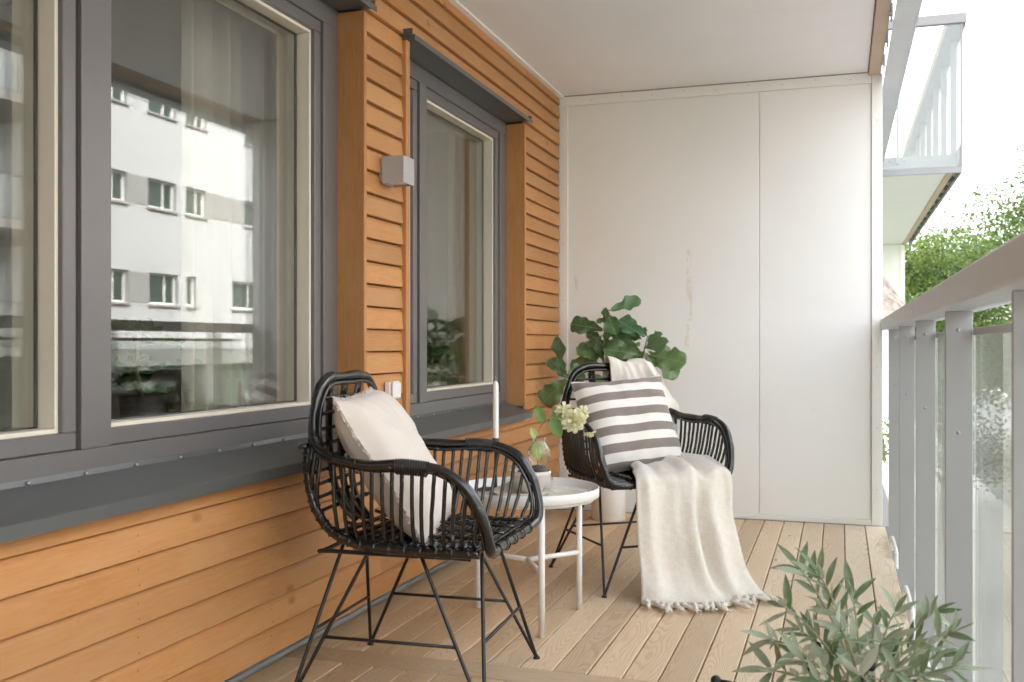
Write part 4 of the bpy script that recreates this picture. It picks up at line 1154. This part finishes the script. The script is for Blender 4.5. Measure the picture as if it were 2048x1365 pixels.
for a, b, c, d in WIN:
    key = (round(b - a, 2), round(d - c, 2))
    if key not in frame_cache:
        W_, H_ = b - a, d - c; q = MB(); f = .07
        q.box((.14, 0, 0), (.21, W_, f)); q.box((.14, 0, H_ - f), (.21, W_, H_)); q.box((.14, 0, f), (.21, f, H_ - f)); q.box((.14, W_ - f, f), (.21, W_, H_ - f))
        if W_ > .8: q.box((.145, W_ * .62, f), (.205, W_ * .62 + .06, H_ - f))
        s_ = MB(); s_.box((-.07, -.06, -.07), (.139, W_ + .06, -.004))
        g_ = MB(); g_.box((.17, f, f), (.18, W_ - f, H_ - f))
        frame_cache[key] = (q.mesh('window', M['white']), s_.mesh('sill', M['slab']), g_.mesh('pane', M['shop_glass'] if 'shop_glass' in M else M['shop']))
    fm_, sm_, gm_ = frame_cache[key]
    w_ = link('window', fm_, ob, (0, a, c)); link('sill', sm_, w_); link('pane', gm_, w_)
for k in range(4):                                     # grey bands joining the windows of a row
    for (zb, zt, lst) in ((2.28, 3.19, base_r2), (5.25, 6.09, base_r1)):
        pr2 = [(lst[0][1] + .02, lst[1][0] - .02)] + ([(lst[2][1] + .02, lst[3][0] - .02)] if zb > 4 else [])
        for a, b in pr2: box('band_panel', (-.012, a + k * per, zb), (-.002, b + k * per, zt), M['band'], ob)
for z in (.95, 3.9, 6.85):                             # balconies at the near part of the block
    bl = link('balcony', None, ob, (0, 0, 0)); bl.empty_display_size = .2
    box('slab', (-1.9, 15.2, z - .22), (-.005, 21.0, z), M['slab'], bl)
    box('railing_glass', (-1.88, 15.25, z + .05), (-1.86, 20.95, z + 1.0), M['rail_glass'], bl)
    q = MB(); q.box((-1.9, 15.2, z + 1.01), (-1.84, 21.0, z + 1.06))
    for k in range(6): q.box((-1.85, 15.25 + k * 1.1, z), (-1.82, 15.28 + k * 1.1, z + 1.01))
    q.build('rail', M['frame'], bl)
    box('divider', (-1.8, 18.95, z + .001), (-.01, 19.05, z + 2.4), M['render'], bl)
gfl = link('ground_floor', None, ob, (0, 0, 0)); gfl.empty_display_size = .2
box('back_wall', (1.2, -20, -3.7), (1.5, 68, .86), M['shop'], gfl)
box('lintel', (.02, -20, .35), (.5, 68, .855), M['band'], gfl)
for k in range(26):
    y = -19 + k * 3.4
    box('pillar', (.05, y, -3.6), (.45, y + .5, .349), M['band'], gfl)
    box('shop_pane', (.30, y + .5, -3.1), (.32, y + 3.4, .349), M['rail_glass'], gfl)
    box('plinth', (.15, y + .5, -3.6), (.40, y + 3.4, -3.1), M['band'], gfl)

# ================================================================== TREES
def tree(label, x, y, h, rx, rz, zc, mats, nleaf, lsz, trunk='bark', seed=1, group='trees beyond the railing'):
    rnd = random.Random(seed)
    t = thing('tree', label, 'tree', (x, y, -3.7), group=group)
    q = MB(); pts = catmull([(0, 0, 0), (rnd.uniform(-.2, .2), rnd.uniform(-.2, .2), h * .3), (rnd.uniform(-.3, .3), rnd.uniform(-.3, .3), h * .6), (rnd.uniform(-.3, .3), 0, h * .9)], 6)
    q.tube(pts, [.16 * (1 - .85 * i / len(pts)) for i in range(len(pts))], 9)
    clumps = []
    for k in range(22):
        a = k * 2.4; f = rnd.uniform(.3, .95); p0 = interp(pts, f); rr = rx * rnd.uniform(.45, 1.0) * (1.05 - .5 * abs(f - .5))
        p1 = p0 + Vector((math.cos(a) * rr, math.sin(a) * rr, rnd.uniform(.1, .45) * rz))
        q.tube(catmull([p0, p0.lerp(p1, .5) + Vector((0, 0, .12)), p1], 4), [.05, .045, .04, .035, .03, .025, .018, .012, .006][:9], 5)
        clumps.append(p1); clumps.append(p0.lerp(p1, .6))
    q.build('trunk', M[trunk], t)
    for mi, mt in enumerate(mats):
        q = MB()
        for k in range(nleaf // len(mats)):
            c = clumps[rnd.randrange(len(clumps))]
            if (int(c.x * 7) + mi) % 2 and rnd.random() < .6: continue
            g = Vector((rnd.gauss(0, .30), rnd.gauss(0, .30), rnd.gauss(0, .26))) * rx * .55
            p = c + g
            d = Vector((rnd.uniform(-1, 1), rnd.uniform(-1, 1), rnd.uniform(-.8, .4))).normalized(); e = d.orthogonal().normalized(); e.rotate(Matrix.Rotation(rnd.uniform(0, 6.28), 3, d))
            L = lsz * rnd.uniform(.7, 1.3); n_ = d.cross(e) * L * .12
            q.add([p, p + d * L * .5 + e * L * .32 + n_, p + d * L, p + d * L * .5 - e * L * .32 + n_], [(0, 1, 2, 3)])
        q.build('crown', M[mt], t)
tree('yellow-green leafy tree just right of the neighbouring balcony', 1.95, 19.5, 6.8, 1.5, 2.2, 0, ['leaf_a', 'leaf_b'], 34000, .070, seed=3)
tree('mid-green tree with a pale trunk behind the handrail', 3.75, 17.5, 8.0, 1.8, 2.4, 0, ['leaf_b', 'leaf_a'], 40000, .066, 'birch', seed=8)
tree('tall darker green tree farther off at the right edge', 6.2, 27.0, 8.2, 2.6, 3.0, 0, ['leaf_b', 'leaf_a'], 30000, .10, seed=12)
tree('bushy light green tree far down the street', 3.2, 31.0, 8.0, 2.8, 3.0, 0, ['leaf_a', 'leaf_b'], 30000, .11, seed=21)
tree('broad green tree behind all the others', 1.6, 42.0, 8.6, 4.0, 3.6, 0, ['leaf_a', 'leaf_b'], 16000, .22, seed=31)
tree('low leafy street tree standing nearest below the railing', 5.2, 13.5, 4.4, 1.2, 1.2, 0, ['leaf_b'], 7000, .09, 'birch', seed=41)
